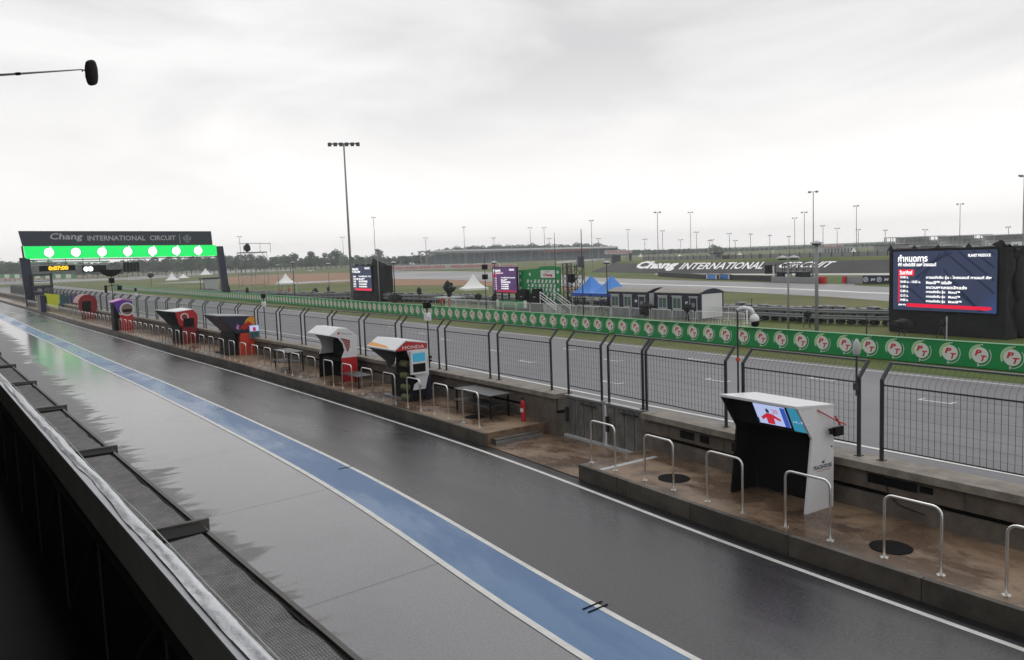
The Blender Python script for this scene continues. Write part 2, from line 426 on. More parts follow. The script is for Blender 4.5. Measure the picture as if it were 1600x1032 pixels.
# ------------------------------------------------------------------ ground
g = MB(); S = 9000
g.add([(-S, -S, -.03), (S, -S, -.03), (S, S, -.03), (-S, S, -.03)], [(0, 1, 2, 3)])
struct('ground', g, m_grass)
strip('pit_lane', lambda y: K(y) - 5.3, lambda y: K(y) + .6, YS, 0, m_pit)
strip('apron', lambda y: -7 - .043 * y - .02 * max(0, y - 60), lambda y: K(y) - 5.28, YS, -.004, m_apron)
strip('blue_lane_paint', lambda y: K(y) - 5.28, lambda y: K(y) - 4.1, YS, .004, m_blue)
strip('white_line', lambda y: K(y) - 5.36, lambda y: K(y) - 5.23, YS, .008, m_white)
strip('white_line', lambda y: K(y) - 4.16, lambda y: K(y) - 4.05, YS, .008, m_white)
strip('white_line', lambda y: K(y) - .43, lambda y: K(y) - .32, YS, .004, m_white)
strip('main_straight', lambda y: K(y) + 2.7, lambda y: 33.5, YS, -.012, m_track)
strip('white_line', lambda y: 20.4 + max(0, y - 20) * .03 * (1 if y < 60 else 0) + (1.2 + (K(y) - K(60)) if y >= 60 else 0), lambda y: 20.55 + max(0, y - 20) * .03 * (1 if y < 60 else 0) + (1.2 + (K(y) - K(60)) if y >= 60 else 0), YS, -.006, m_white)
strip('white_line', lambda y: 32.9, lambda y: 33.02, YS, -.006, m_white)
strip('gutter', lambda y: K(y) - .2, lambda y: K(y) + .02, YS, .004, mat('black_wet_gutter', (.012, .012, .013), .4, var=.4, coords='World'))
# seams in the blue paint (black double bars by the white line)
for i, (a, b) in enumerate([(543, 731), (935, 948), (350, 639), (180, 583)]):
    x, y = G(a, b)
    mb = MB()
    for d in ((-.07, .07) if i == 1 else (0,)):
        mb.add([(x - .28, y + d - .03, .012), (x + .16, y + d + .0, .012), (x + .16, y + d + .045, .012), (x - .28, y + d + .015, .012)], [(0, 1, 2, 3)])
    struct('lane_marker', mb, m_dark)

def sheet(name, pts, z, mt):
    mb = MB(); mb.add([(*p, z) for p in pts], [tuple(range(len(pts)))])
    return struct(name, mb, mt)
P = lambda l, z=0: [G(a, b, z) for a, b in l]
# far track that curls round the infield
tt = [(94.5, -30), (94.3, 20), (94.3, 40), (94.7, 55), (100.6, 67), (108, 104), (117, 136), (135, 173), (158, 242), (169, 294), (176, 356)]
tb = [(71, -30), (71.5, 20), (71.7, 30), (72.5, 42), (76.5, 51), (82, 71), (83, 87), (87, 112), (96, 145), (105, 182), (106, 221)]
sheet('back_track', tt + [(120, 380), (60, 330)] + tb[::-1], -.02, m_track2)
for nm, a, b in (('a', .38, .46),):
    n = 10
    mb = MB(); vs = []
    A = np.array([(94.3, 20), (94.5, 40), (95.5, 55), (100, 67), (105, 85), (108, 104), (117, 136)])
    Bq = np.array([(71.5, 20), (72.3, 40), (76.5, 51), (80, 62), (83, 80), (86, 104), (94, 136)])
    for p, q in zip(A, Bq):
        vs += [tuple(q + (p - q) * a) + (-.012,), tuple(q + (p - q) * b) + (-.012,)]
    mb.add(vs, [(2 * i, 2 * i + 1, 2 * i + 3, 2 * i + 2) for i in range(len(A) - 1)])
    struct('white_line', mb, m_white)
sheet('gravel_trap', P([(335, 434), (380, 432), (460, 428), (550, 426.5), (552, 441), (500, 443), (400, 446), (345, 444)]), -.016, m_gravel)
sheet('gravel_trap', P([(604, 436), (700, 437), (790, 441), (800, 447.5), (700, 446), (604, 446)]), -.014, m_gravel)
sheet('gravel_trap', P([(873, 448), (950, 450), (1035, 452), (1035, 458), (870, 455)]), -.014, m_gravel)
sheet('gravel_trap', P([(1570, 478), (1700, 486), (1700, 494), (1570, 484)]), -.014, m_gravel)
sheet('gravel_trap', P([(-60, 436), (90, 434), (150, 431), (150, 432.5), (60, 437), (-60, 441)]), -.014, m_gravel)
sheet('path', P([(465, 441), (550, 437), (550, 438.5), (465, 444)]), -.010, m_track2)
sheet('path', P([(200, 433), (345, 424), (460, 421), (460, 423), (345, 428), (200, 438)]), -.012, m_track2)
sheet('path', P([(-60, 440), (60, 438), (200, 434), (200, 437), (60, 443), (-60, 447)]), -.010, m_track2)
sheet('path', P([(870, 409), (945, 403.5), (945, 406), (870, 412)]), -.012, m_track2)
sheet('path', P([(1323, 441), (1338, 441), (1333, 448), (1306, 448)]), -.010, m_track2)
# starting-grid slots
def slot(x, y):
    mb = MB(); z = -.006
    mb.add([(x, y - 1.1, z), (x + .12, y - 1.1, z), (x + .12, y + .1, z), (x, y + .1, z)], [(0, 1, 2, 3)])
    for q in (-1.1, 0): mb.add([(x + .12, y + q, z), (x + .42, y + q, z), (x + .42, y + q + .1, z), (x + .12, y + q + .1, z)], [(0, 1, 2, 3)])
    mb.v = [(a, b, z) for a, b, c in mb.v]
    return struct('grid_slot', mb, m_white)
for a, b in [(1437, 625), (1265, 591), (1102, 593), (1075, 561), (939, 596), (944, 562), (880, 545), (811, 564), (762, 547), (688, 530), (654, 521), (605, 510), (1610, 706)]:
    slot(*[q for q in G(a, b)])

# ------------------------------------------------------------------ pit platform, wall
PZ = .38
t = thing('pit_platform', 'long brown wet concrete pit platform with dark kerb, far side of the gap', 'platform')
mb = MB(); lane_box(mb, .12, 2.4, 20.1, 400, 0, PZ); mb.build('deck', m_plat, t)
mb = MB(); y = 20.1; i = 0
while y < 230:
    y2 = y + 2.0; lane_box(mb, 0, .12, y, y2 - .015, 0, PZ + .004, i % 2, step=2); y = y2; i += 1
mb.build('kerb_face', [m_kerb, mat('darker_kerb_concrete', (.095, .082, .068), .6, vs=1.7, coords='World', varcol=(.035, .03, .025), bump=.4, bs=20)], t)
mb = MB(); lane_box(mb, .25, 1.9, 19.82, 20.1, .02, .2); lane_box(mb, .22, 1.95, 19.78, 19.82, .0, .16, 1)
mb.build('end_step', [m_kerb, m_galv], t)
t2 = thing('pit_platform', 'brown wet concrete platform with steel hoops, near side of the gap by the black console', 'platform')
mb = MB(); lane_box(mb, .12, 2.4, -15, 15.45, 0, PZ); mb.build('deck', m_plat, t2)
mb = MB(); y = 15.45; i = 0
for ya, yb in [(13.95, 15.45), (13.6, 13.935), (11.5, 13.585), (9, 11.485), (6.5, 8.985), (4, 6.485), (-15, 3.985)]:
    lane_box(mb, 0, .12, ya, yb, 0, PZ + .004, i % 2); i += 1
mb.build('kerb_face', [m_kerb, MATS['darker_kerb_concrete']], t2)
mb = MB(); lane_box(mb, .13, 2.0, 14.62, 14.78, PZ, PZ + .006); mb.build('metal_strip', m_lgrey, t2)
mb = MB(); lane_box(mb, .02, 2.9, 15.45, 20.1, -.02, .03); struct('gap_slab', mb, m_plat)

def wall(y0, y1, label, near):
    w = thing('pit_wall', label, 'wall')
    mb = MB()
    lane_box(mb, 2.38, 2.95, y0, y1, 0, .72); lane_box(mb, 2.50, 2.95, y0, y1, .72, .82, 1); lane_box(mb, 2.42, 2.95, y0, y1, .82, 1.2)
    mb.build('body', [m_conc, m_dark], w)
    mb = MB(); lane_box(mb, 2.3, 3.0, y0, y1, 1.2, 1.35); mb.build('cap', m_capc, w)
    return w
w1 = wall(-15, 15.6, 'stained concrete pit wall with pale cap and dark slot, right of the steel gate', True)
for ya, yb, z0, z1 in [(13.7, 14.2, .92, 1.1), (13.2, 13.5, .92, 1.1), (12.2, 12.45, .9, 1.08), (7.9, 8.9, .95, 1.12), (7.6, 7.85, .98, 1.1), (11.9, 12.05, .6, .7), (9.8, 10.6, .55, .68)]:
    mb = MB(); lane_box(mb, 2.405, 2.425, ya, yb, z0, z1); mb.build('socket_recess', m_dark, w1)
mb = MB()
for ya in np.arange(14.6, -3, -1.9): lane_box(mb, 2.41, 2.425, ya, ya + .05, .83, 1.19)
mb.build('joint', m_kerb, w1)
mb = MB(); mb.tube([(K(8.6) + 2.36, 8.6, 1.16), (K(8.5) + 2.36, 8.5, 1.0), (K(8.45) + 2.36, 8.42, .8), (K(8.3) + 2.33, 8.2, .66), (K(8) + 2.3, 7.7, .6)], .012, 6); mb.build('cable', m_black, w1, True)
w2 = wall(19.55, 400, 'long dark stained concrete pit wall running from the gate to the start gantry', False)
mb = MB(); lane_box(mb, 2.36, 2.40, 19.6, 21.3, 0, 1.19); mb.build('end_pier', m_conc, w2)

# pit gate: two galvanized leaves with fence panels on top
for (ya, yb, lab) in ((17.62, 19.4, 'left leaf of the grey steel pit-wall gate, nearer the red extinguisher'), (15.75, 17.45, 'right leaf of the grey steel pit-wall gate, beside the single hoop')):
    gt = thing('pit_gate', lab, 'gate')
    mb = MB(); lane_box(mb, 2.62, 2.70, ya, yb, .1, 1.28, 0)
    q = ya
    while q < yb - .3:
        lane_box(mb, 2.60, 2.62, q + .05, q + .36, .12, 1.22, 1); q += .42
    mb.build('steel_plate', [m_galv, mat('weathered_zinc', (.20, .195, .185), .5, metal=.5, var=.4, vs=3, coords='World')], gt)
    mb = MB(); lane_box(mb, 2.55, 2.75, ya, yb, 1.28, 1.34); mb.build('top_rail', m_galv, gt)
    mb = MB(); lane_box(mb, 2.5, 2.75, ya, yb, .03, .1); mb.build('floor_rail', m_lgrey, gt)
    mb = MB(); lane_box(mb, 2.54, 2.60, ya + .3, ya + 1.0, 1.12, 1.16); mb.build('latch_bar', m_post, gt)
    mb = MB(); lane_box(mb, 2.52, 2.6, yb - .14, yb - .06, .5, .95); mb.build('bolt', m_post, gt)

# ------------------------------------------------------------------ catch fence
def fence_panel(L, foot=1.35):
    """local frame: y runs 0..L, x towards the track"""
    r = thing('fence_panel', 'x', 'fence panel', group='wire fence panels along the top of the pit wall')
    for q in (0, L):
        mb = MB(); mb.tube([(0, q, foot - (0 if foot < 1.3 else 0)), (0, q, 2.97), (.30, q, 3.28)], .042, 6)
        if foot > 1.3: mb.box(-.07, .07, q - .07, q + .07, foot, foot + .015)
        mb.build('post', m_post, r)
    mb = MB(); mb.tube([(0, 0, 2.87), (0, L, 2.87)], .022, 4); mb.build('middle_rail', m_post, r)
    mb = MB(); mb.tube([(0, 0, 1.6), (0, L, 1.6)], .018, 4); mb.build('lower_rail', m_post, r)
    mb = MB(); mb.tube([(.30, 0, 3.28), (.30, L, 3.28)], .027, 6); mb.build('top_rail', m_rail, r)
    mb = MB(); n = int(L / .115); rw = .0048
    for i in range(1, n):
        q = L * i / n
        mb.tube([(0, q, 1.6), (0, q, 2.87)], rw, 3, cap=False); mb.tube([(0, q, 2.87), (0, q, 2.97), (.29, q, 3.26)], .003, 3, cap=False)
    for z in np.arange(1.75, 2.85, .17): mb.tube([(0, 0, z), (0, L, z)], .0028, 3, cap=False)
    mb.tube([(.10, 0, 3.07), (.10, L, 3.07)], .003, 3, cap=False); mb.tube([(.2, 0, 3.17), (.2, L, 3.17)], .003, 3, cap=False)
    mb.build('wire_mesh', m_wire, r)
    return r
def place_panel(src, L, ya, label, first=False):
    x0, x1 = K(ya) + 2.72, K(ya + L) + 2.72
    rz = -math.atan2(x1 - x0, L)
    if first: src.location = (x0, ya, 0); src.rotation_euler = (0, 0, rz); src['label'] = label; return src
    return copy_tree(src, (x0, ya, 0), rz, label)
fp = fence_panel(3.05)
near_lab = 'wire fence panel on the pit wall, %s'
place_panel(fp, 3.05, 5.75, near_lab % 'cut by the right edge of the picture', True)
place_panel(fp, 3.05, 9.3, near_lab % 'directly behind the black and white console')
place_panel(fp, 3.05, 2.1, near_lab % 'outside the right of the picture')
place_panel(fp, 3.05, 12.9, near_lab % 'between the console and the steel gate')
fp2 = fence_panel(1.62, .95)
place_panel(fp2, 1.62, 15.8, 'narrow wire fence panel rising from the right leaf of the steel gate', True)
place_panel(fp2, 1.62, 17.75, 'narrow wire fence panel rising from the left leaf of the steel gate')
ya = 20.25; i = 0
place_panel(fp, 2.95, 20.25, near_lab % 'just left of the gate, above the fire extinguisher'); i = 1
ya = 23.85
while ya < 205:
    if i < 20: lab = near_lab % (ordn(i) + ' left of the gate')
    else: lab = 'tiny distant wire fence panel on the pit wall beyond the dark red console'
    place_panel(fp, 3.0, ya, lab); ya += 3.58 if ya < 120 else 3.6; i += 1

# ------------------------------------------------------------------ hoops
h = thing('hoop_rail', 'x', 'hoop rail', group='steel hoops along the edge of the pit platform')
mb = MB(); r_ = .14; Lh = .96; H = 1.1
pts = [(0, 0, 0), (0, 0, H - r_)] + [(0, r_ - r_ * math.cos(a), H - r_ + r_ * math.sin(a)) for a in (R(22), R(45), R(68))] + [(0, r_, H)]
pts += [(0, Lh - r_, H)] + [(0, Lh - r_ + r_ * math.sin(a), H - r_ + r_ * math.cos(a)) for a in (R(22), R(45), R(68))] + [(0, Lh, H - r_), (0, Lh, 0)]
mb.tube(pts, .024, 10); mb.build('tube', m_inox, h, True)
for q in (0, Lh):
    mb = MB(); mb.vprism([(.07 * math.cos(a), q + .07 * math.sin(a)) for a in [k * math.pi / 4 for k in range(8)]], 0, .012)
    for a, b in ((.045, .045), (-.045, .045), (.045, -.045), (-.045, -.045)): mb.vprism([(a * .9 + .01 * math.cos(k), q + b * .9 + .01 * math.sin(k)) for k in range(0, 6)], .012, .026)
    mb.build('base_plate', m_inox, h)
first = True
near_y = [2.48, 4.44, 6.37, 8.36, 10.36, 12.35, 14.40]
labs = ['outside the right of the picture', 'cut by the right edge of the picture', 'just behind the dark round cover, second from the right edge',
        'in front of the white side of the black console', 'left of the console front, in front of its black opening', 'in front of the left dark round cover', 'on the corner of the platform next to the brown gap']
for yy, lb in zip(near_y, labs):
    lb = 'polished steel hoop ' + lb
    if first: h.location = (K(yy) + .36, yy, PZ); h.rotation_euler = (0, 0, KA(yy)); h['label'] = lb; first = False
    else: copy_tree(h, (K(yy) + .36, yy, PZ), KA(yy), lb)
yy = 20.95; i = 0
while yy < 150:
    if i < 30: lb = 'steel hoop on the far platform, %s leftwards from the gap' % ordn(i)
    else: lb = 'tiny distant steel hoop in the row in front of the purple, lime and blue consoles'
    copy_tree(h, (K(yy) + .36, yy, PZ), KA(yy), lb); yy += 1.9; i += 1

# ------------------------------------------------------------------ dark round covers
for i, (px, py, rr, lb) in enumerate([(1053, 748, .36, 'dark round mesh cover on the platform near the corner hoops'), (1392, 856, .34, 'dark round mesh cover on the platform behind the second hoop from the right'), (742, 652, .34, 'dark round cover on the floor under the black table')]):
    x, y = G(px, py, PZ)
    mb = MB(); mb.vprism([(rr * math.cos(a) * (1 + .02 * math.sin(5 * a)), rr * 1.05 * math.sin(a)) for a in [k * math.pi / 16 for k in range(32)]], .003, .012)
    o = mb.build('drain_cover', m_dark); o.location = (x, y, PZ); tag(o, lb, 'drain cover')
    # faint stain round it
# fire extinguisher
x, y = G(818, 658, PZ)
t = thing('fire_extinguisher', 'red fire extinguisher standing at the end of the far platform by the gate', 'extinguisher', (x, y, PZ), .3)
mb = MB(); prof = [(.0, 0), (.085, 0), (.085, .02), (.08, .04), (.08, .55), (.07, .62), (.035, .67), (.03, .70)]
vs = []; fs = []; n = 14
for r0, z in prof:
    for k in range(n): vs.append((r0 * math.cos(2 * math.pi * k / n), r0 * math.sin(2 * math.pi * k / n), z))
for j in range(len(prof) - 1):
    for k in range(n): fs.append((j * n + k, j * n + (k + 1) % n, (j + 1) * n + (k + 1) % n, (j + 1) * n + k))
mb.add(vs, fs); mb.build('cylinder', m_red, t, True)
mb = MB(); mb.box(-.05, .03, -.012, .012, .70, .74); mb.box(-.14, .02, -.01, .01, .76, .78); mb.box(-.11, .0, -.01, .01, .72, .735); mb.build('handle', m_black, t)
mb = MB(); mb.tube([(.03, 0, .71), (.10, 0, .68), (.115, 0, .5), (.10, 0, .25), (.085, 0, .12)], .012, 6); mb.build('hose', m_black, t, True)
mb = MB(); mb.box(-.083, -.06, -.05, .05, .3, .42); mb.build('label', m_wpan, t)

# ------------------------------------------------------------------ pit consoles (local: x towards wall, y along lane, origin at front near corner foot)
LR, LU = (0, -1, 0), (0, 0, 1)
def side(mb, poly, y, th, mi=0, capm=None): mb.prism(poly, y, y + th, mi, capm)
# 1 near black and white console
x0 = 13.36
t = thing('pit_console', 'black open timing console with white roof and white side panel, nearest on the pit platform', 'console', (x0, 9.5, PZ), KA(10))
z = -PZ
prof1 = [(0, 0), (.86, 0), (.88, 2.10), (-.28, 2.20), (.20, 1.48)]
mb = MB(); side(mb, prof1, 0, .05); mb.build('side_panel', m_wpan, t)
mb = MB(); side(mb, [(0.0, 0), (.80, 0), (.82, 2.04), (-.27, 2.15), (.19, 1.45)], 1.90, .05, 0); mb.build('side_panel', m_black, t, label='black far side panel')
mb = MB(); mb.prism([(-.29, 2.15), (.87, 2.06), (.87, 2.10), (-.29, 2.20)], -.01, 1.97); mb.build('roof', m_wpan, t)
mb = MB(); mb.prism([(.80, .0), (.85, 0), (.86, 2.05), (.81, 2.05)], .055, 1.895)
mb.build('back_panel', m_black, t)
mb = MB(); mb.prism([(-.08, 2.12), (.20, 1.56), (.26, 1.56), (-.02, 2.12)], .055, 1.895); mb.build('screen_bezel', m_black, t)
def on_slope(t, ya, yb, s0, s1, mt, name, d=.004):
    a = Vector((-.08, 0, 2.12)); b = Vector((.20, 0, 1.56)); nrm = Vector((-.56, 0, -.28)).normalized() * d
    p = lambda y, s: tuple(a + (b - a) * s + nrm + Vector((0, y, 0)))
    m_ = MB(); m_.add([p(ya, s0), p(yb, s0), p(yb, s1), p(ya, s1)], [(0, 1, 2, 3)]); return m_, p
m_, p = on_slope(t, .46, 1.26, .06, .86, e_photo, 'screen'); sc1 = m_.build('monitor', [e_photo], t)
# the picture on the monitor: a rider in red with arms out, a tower and a ring emblem
m_ = MB(); oo = Vector(p(.92, .86)); nv = Vector((-.56, 0, -.28)).normalized() * .004; oo = oo + nv
uu = (Vector(p(.92, .06)) - Vector(p(.92, .86))).normalized()
rr_ = Vector((0, -1, 0))
m_.plate(oo, rr_, uu, [(-.10, .02), (.08, .02), (.10, .18), (.24, .12), (.27, .17), (.11, .27), (.03, .29), (-.05, .29), (-.24, .16), (-.20, .10), (-.10, .17)], 0)
m_.plate(oo + nv * .3, rr_, uu, [(-.05, .30), (.02, .30), (.03, .37), (-.02, .41), (-.06, .37)], 1)
m_.plate(oo, rr_, uu, [(-.36, .02), (-.31, .02), (-.31, .14), (-.36, .14)], 1)
m_.plate(oo, rr_, uu, [(.33, .0), (.455, .0), (.455, .48), (.33, .48)], 2)
m_.text('20', oo + uu * .30 + rr_ * .1, rr_, uu, h=.11, mi=0, off=.01)
m_.build('monitor_picture', [emis('lit_rider_red', (.50, .02, .04), 1.0), e_strp, emis('lit_royal_blue', (.03, .08, .40), 1.0)], sc1)
m_, p = on_slope(t, .06, .40, .03, .95, e_cyan, 'screen'); sc2 = m_.build('monitor', [e_cyan], t)
m_ = MB(); oo = Vector(p(.38, .60)) + nv
for q, hh in ((.03, .05), (.09, .08), (.15, .03), (.22, .1), (.30, .05), (.36, .07)):
    m_.plate(oo, rr_, uu, [(q, 0), (q + .03, 0), (q + .03, hh * .6), (q, hh * .6)], 0)
m_.build('monitor_picture', [e_photo], sc2)
mb = MB(); mb.text('TRACKHOUSE', (.22, -.004, .84), (1, 0, 0), (0, 0, 1), wh=(.58, .085), off=.02, mi=0); mb.text('MotoGP TEAM', (.34, -.004, .79), (1, 0, 0), (0, 0, 1), wh=(.42, .03), mi=1)
mb.plate((.5, -.004, .95), (1, 0, 0), (0, 0, 1), [(0, 0), (.09, .0), (.05, .03), (.12, .07), (.02, .04), (.0, .06)], 0)
mb.build('lettering', [m_navy, m_redl], t)
mb = MB(); mb.tube([(.35, -.01, 2.05), (.75, -.16, 1.8), (.98, -.2, 1.7)], .014, 5); mb.tube([(.72, -.14, 1.9), (.8, -.2, 1.72)], .02, 5); mb.build('red_strap', m_red, t)
mb = MB(); mb.tube([(.72, 0, 1.6), (.72, -.14, 1.6)], .02, 6); mb.box(.66, .92, -.20, -.13, 1.50, 1.68); mb.box(.6, .66, -.16, -.1, 1.54, 1.66); mb.build('wall_bracket', m_black, t)
mb = MB(); mb.cbox((.8, -.006, 1.25), (.03, .01, .03)); mb.build('switch', m_black, t)

# 2 paper-white stand with big curved hood (far) and red base
x0 = K(33.2) + 1.15
t = thing('pit_console', 'tall white curved-hood console with red lower panel and black interior', 'console', (x0, 33.2, PZ), KA(34))
W = 2.5
profA = [(.02, 1.08), (.75, 1.08), (.82, 2.0), (.35, 2.35), (-.05, 2.38), (-.5, 2.1), (-.1, 1.98), (.10, 1.72), (.17, 1.4)]
for q in (0, W): mb = MB(); side(mb, profA, q, .05); mb.build('hood_side', m_wpan, t)
mb = MB(); mb.prism([(-.5, 2.1), (-.48, 2.13), (-.04, 2.41), (.36, 2.38), (.83, 2.02), (.83, 1.98), (.35, 2.34), (-.04, 2.37)], .051, W - .001); mb.build('roof', m_wpan, t)
mb = MB(); side(mb, [(.0, 0), (.75, 0), (.75, 1.08), (.02, 1.08)], 0, .05); mb.build('base_panel', m_red, t)
mb = MB(); side(mb, [(-.02, 0), (.75, 0), (.75, 1.08), (.02, 1.08)], W, .05); mb.prism([(.70, 0), (.75, 0), (.80, 1.95), (.74, 1.95)], .051, W - .001); mb.prism([(.1, .9), (.7, .9), (.7, .95), (.1, .95)], .06, W - .01)
mb.build('interior', m_black, t)
mb = MB(); mb.plate((0, -.004, 0), (1, 0, 0), (0, 0, 1), [(-.02, 1.98), (.45, 1.84), (.42, 1.5), (.30, 1.32), (.22, 1.55), (.12, 1.8)], 0)
for k in range(5): mb.plate((0, -.007, 0), (1, 0, 0), (0, 0, 1), [(.06 + .03 * k, 1.86 - k * .09), (.40, 1.78 - k * .08), (.40, 1.765 - k * .08), (.06 + .03 * k, 1.845 - k * .09)], 1)
mb.build('side_graphic', [m_dred, m_pale], t)
mb = MB(); mb.text('Idemitsu', (.05, -.004, 2.13), (1, 0, -.12), (0, 0, 1), wh=(.5, .09), mi=0); mb.plate((-.14, -.004, 2.12), (1, 0, 0), (0, 0, 1), [(0, 0), (.1, .02), (.14, .1), (.04, .12)], 1)
mb.build('lettering', [m_grey, m_redl], t)

# 3 stand with HONDA lettering
x0 = K(26.6) + 1.0
t = thing('pit_console', 'console with red lettered fascia, white roof and blue monitor on its side', 'console', (x0, 26.6, PZ), KA(27))
W = 2.3
mb = MB(); side(mb, [(-.10, 1.93), (.72, 2.02), (.78, 2.0), (.78, 1.0), (.62, .42), (.10, .42), (.16, .62), (.32, .72), (.12, 1.1), (.05, 1.5)], 0, .06); mb.build('side_panel', m_wpan, t)
mb = MB(); side(mb, [(-.58, 1.95), (-.15, 2.28), (.74, 2.14), (.74, 1.94)], -.02, .08); mb.build('fascia', m_red, t)
mb = MB(); mb.text('HONDA', (-.30, -.026, 1.995), (1, 0, -.02), (0, 0, 1), wh=(.92, .13), off=.015); mb.build('lettering', m_pale, t)
mb = MB(); mb.prism([(-.62, 1.95), (-.15, 2.29), (.76, 2.15), (.76, 2.19), (-.15, 2.33), (-.63, 2.0)], -.03, W + .03); mb.build('roof', m_wpan, t)
mb = MB(); mb.add([(-.622, W, 2.004), (-.622, .35, 2.004), (-.5, .9, 2.094), (-.42, W, 2.154)], [(0, 1, 2, 3)]); mb.build('orange_stripe', m_yel, t)
mb = MB(); side(mb, [(-.55, 1.92), (.72, 2.02), (.5, 1.2), (.2, 1.0), (.12, 1.35)], W - .06, .06); mb.build('side_panel', m_gpan, t, label='grey far side panel')
mb = MB(); mb.prism([(.5, 0), (.56, 0), (.66, 2.0), (.6, 2.0)], .061, W - .061); mb.prism([(-.5, 1.9), (.6, 1.95), (.6, 1.99), (-.5, 1.94)], .061, W - .061); mb.box(.0, .5, .3, W - .7, .0, .9); mb.build('interior', m_black, t)
mb = MB()
for k, zz in enumerate((.12, .5, .95, 1.4)): mb.tube([(-.02, .22, zz), (-.02, .62, zz)], .13, 10, 0)
mb.build('rolled_hose', mat('olive_canvas', (.13, .14, .06), .7), t, True)
mb = MB(); side(mb, [(.0, 0), (.62, 0), (.74, .9), (.60, .42), (.10, .42)], .0, .5); mb.build('base', m_black, t)
mb = MB(); side(mb, [(.62, 0), (.86, 0), (.86, .95), (.76, .95)], -.005, .5); mb.build('blue_flank', m_navy, t)
mb = MB(); mb.box(-.02, .64, -.12, -.0, 1.02, 1.9); mon = mb.build('monitor_case', m_wpan, t)
mb = MB(); mb.box(.05, .58, -.125, -.12, 1.5, 1.82); mb.build('monitor', e_cyan, mon)
mb = MB(); mb.box(.05, .58, -.125, -.12, 1.10, 1.42); mb.build('speaker_grille', m_black, mon)
mb = MB(); mb.box(.80, .90, -.08, .0, 1.55, 1.65); mb.box(.80, .90, -.08, 0, 1.42, 1.5); mb.build('socket', m_black, t)
mb = MB(); mb.disc((.36, -.065, .55), (1, 0, 0), (0, 0, 1), .05, 0, 12); mb.build('round_badge', m_grey, t)
# front foot plate and kick
mb = MB(); mb.box(-.1, .1, .3, W, 0, .06); mb.build('foot_plate', m_grey, t)

# 4 navy stand with red bull
x0 = K(48.2) + 1.2
t = thing('pit_console', 'navy wedge-shaped console with yellow disc and red bull over orange-red base', 'console', (x0, 48.1, PZ), KA(49))
W = 3.0
mb = MB(); side(mb, [(.15, 1.3), (1.25, 1.3), (1.25, 2.25), (-.85, 2.40)], 0, .08); mb.build('side_panel', m_navy, t)
mb = MB(); mb.prism([(-.9, 2.40), (1.27, 2.25), (1.27, 2.29), (-.9, 2.45)], -.02, W); mb.build('roof', m_gpan, t)
mb = MB(); mb.prism([(-.85, 2.37), (.15, 1.3), (.2, 1.3), (-.78, 2.37)], .09, W); mb.prism([(.6, .2), (.66, .2), (.66, 2.3), (.6, 2.3)], .09, W); mb.build('front_panel', m_navy, t)
mb = MB(); side(mb, [(-.05, 0), (.25, 0), (.3, 1.3), (.1, 1.3)], .3, W - .4); mb.build('inner_base', m_black, t)  # black colour paints the shade on the base's left side
mb = MB(); side(mb, [(.25, 0), (1.15, 0), (1.2, 1.3), (.35, 1.3)], 0, .9); mb.build('base', m_ored, t)
mb = MB(); q = [(.62 + .60 * math.cos(a), 1.75 + .48 * math.sin(a)) for a in [R(-20 + 12 * k) for k in range(12)]]
mb.plate((0, -.004, 0), (1, 0, 0), (0, 0, 1), [(1.245, 1.62), (1.245, 2.24), (.95, 2.26), (.75, 2.12), (.62, 1.9), (.7, 1.65)], 0)
mb.plate((0, -.007, 0), (1, 0, 0), (0, 0, 1), [(.30, 1.52), (.42, 1.72), (.62, 1.86), (.86, 1.98), (1.05, 1.86), (1.2, 1.62), (1.1, 1.42), (1.0, 1.55), (.9, 1.42), (.75, 1.56), (.55, 1.5), (.42, 1.6)], 1)
mb.plate((0, -.006, 0), (1, 0, 0), (0, 0, 1), [(.1, 1.62), (.22, 1.9), (.26, 1.75), (.34, 1.8), (.26, 1.62), (.3, 1.5)], 2)
mb.build('side_graphic', [m_yel, m_red, m_pink], t)
mb = MB(); mb.box(.85, 1.45, -.12, -.02, 1.0, 1.75); mo = mb.build('monitor_case', m_grey, t)
mb = MB(); mb.box(.88, 1.42, -.125, -.12, 1.38, 1.72); mb.build('monitor', e_photo, mo)
mb = MB(); mb.box(.88, 1.42, -.125, -.12, 1.03, 1.34); mb.build('monitor', m_teal, mo)
mb = MB(); mb.plate((0, -.128, 0), (1, 0, 0), (0, 0, 1), [(1.05, 1.4), (1.25, 1.4), (1.22, 1.62), (1.08, 1.62)], 0); mb.build('monitor_picture', e_dred, mo)
mb = MB(); mb.box(-.3, .5, .5, W, 0, .08); mb.build('foot_plate', m_black, t)

# 5 red stand
x0 = K(59.6) + .95
t = thing('pit_console', 'dark red console with white sloping roof and a black side monitor', 'console', (x0, 59.4, PZ), KA(60))
W = 3.2
mb = MB(); side(mb, [(.0, 1.5), (.15, 1.2), (1.3, 1.2), (1.32, 1.95), (1.05, 2.32), (-.15, 2.22)], 0, .1); mb.build('side_panel', m_red, t)
mb = MB(); mb.prism([(-.8, 2.32), (-.1, 2.22), (1.06, 2.33), (1.06, 2.37), (-.1, 2.27), (-.8, 2.36)], -.02, W); mb.build('roof', m_wpan, t)
mb = MB(); mb.prism([(-.78, 2.3), (.1, 1.2), (.16, 1.2), (-.1, 2.22)], .1, W); mb.prism([(.1, 0), (.6, 0), (.6, 1.2), (.1, 1.2)], .1, W - .6); mb.build('front_panel', m_black, t)
mb = MB(); side(mb, [(.2, 0), (1.15, 0), (1.25, 1.2), (.25, 1.2)], 0, .8); mb.build('base', m_dred, t)
mb = MB(); mb.box(.35, 1.05, -.1, -.01, 1.15, 1.75); mb.build('monitor', m_black, t)
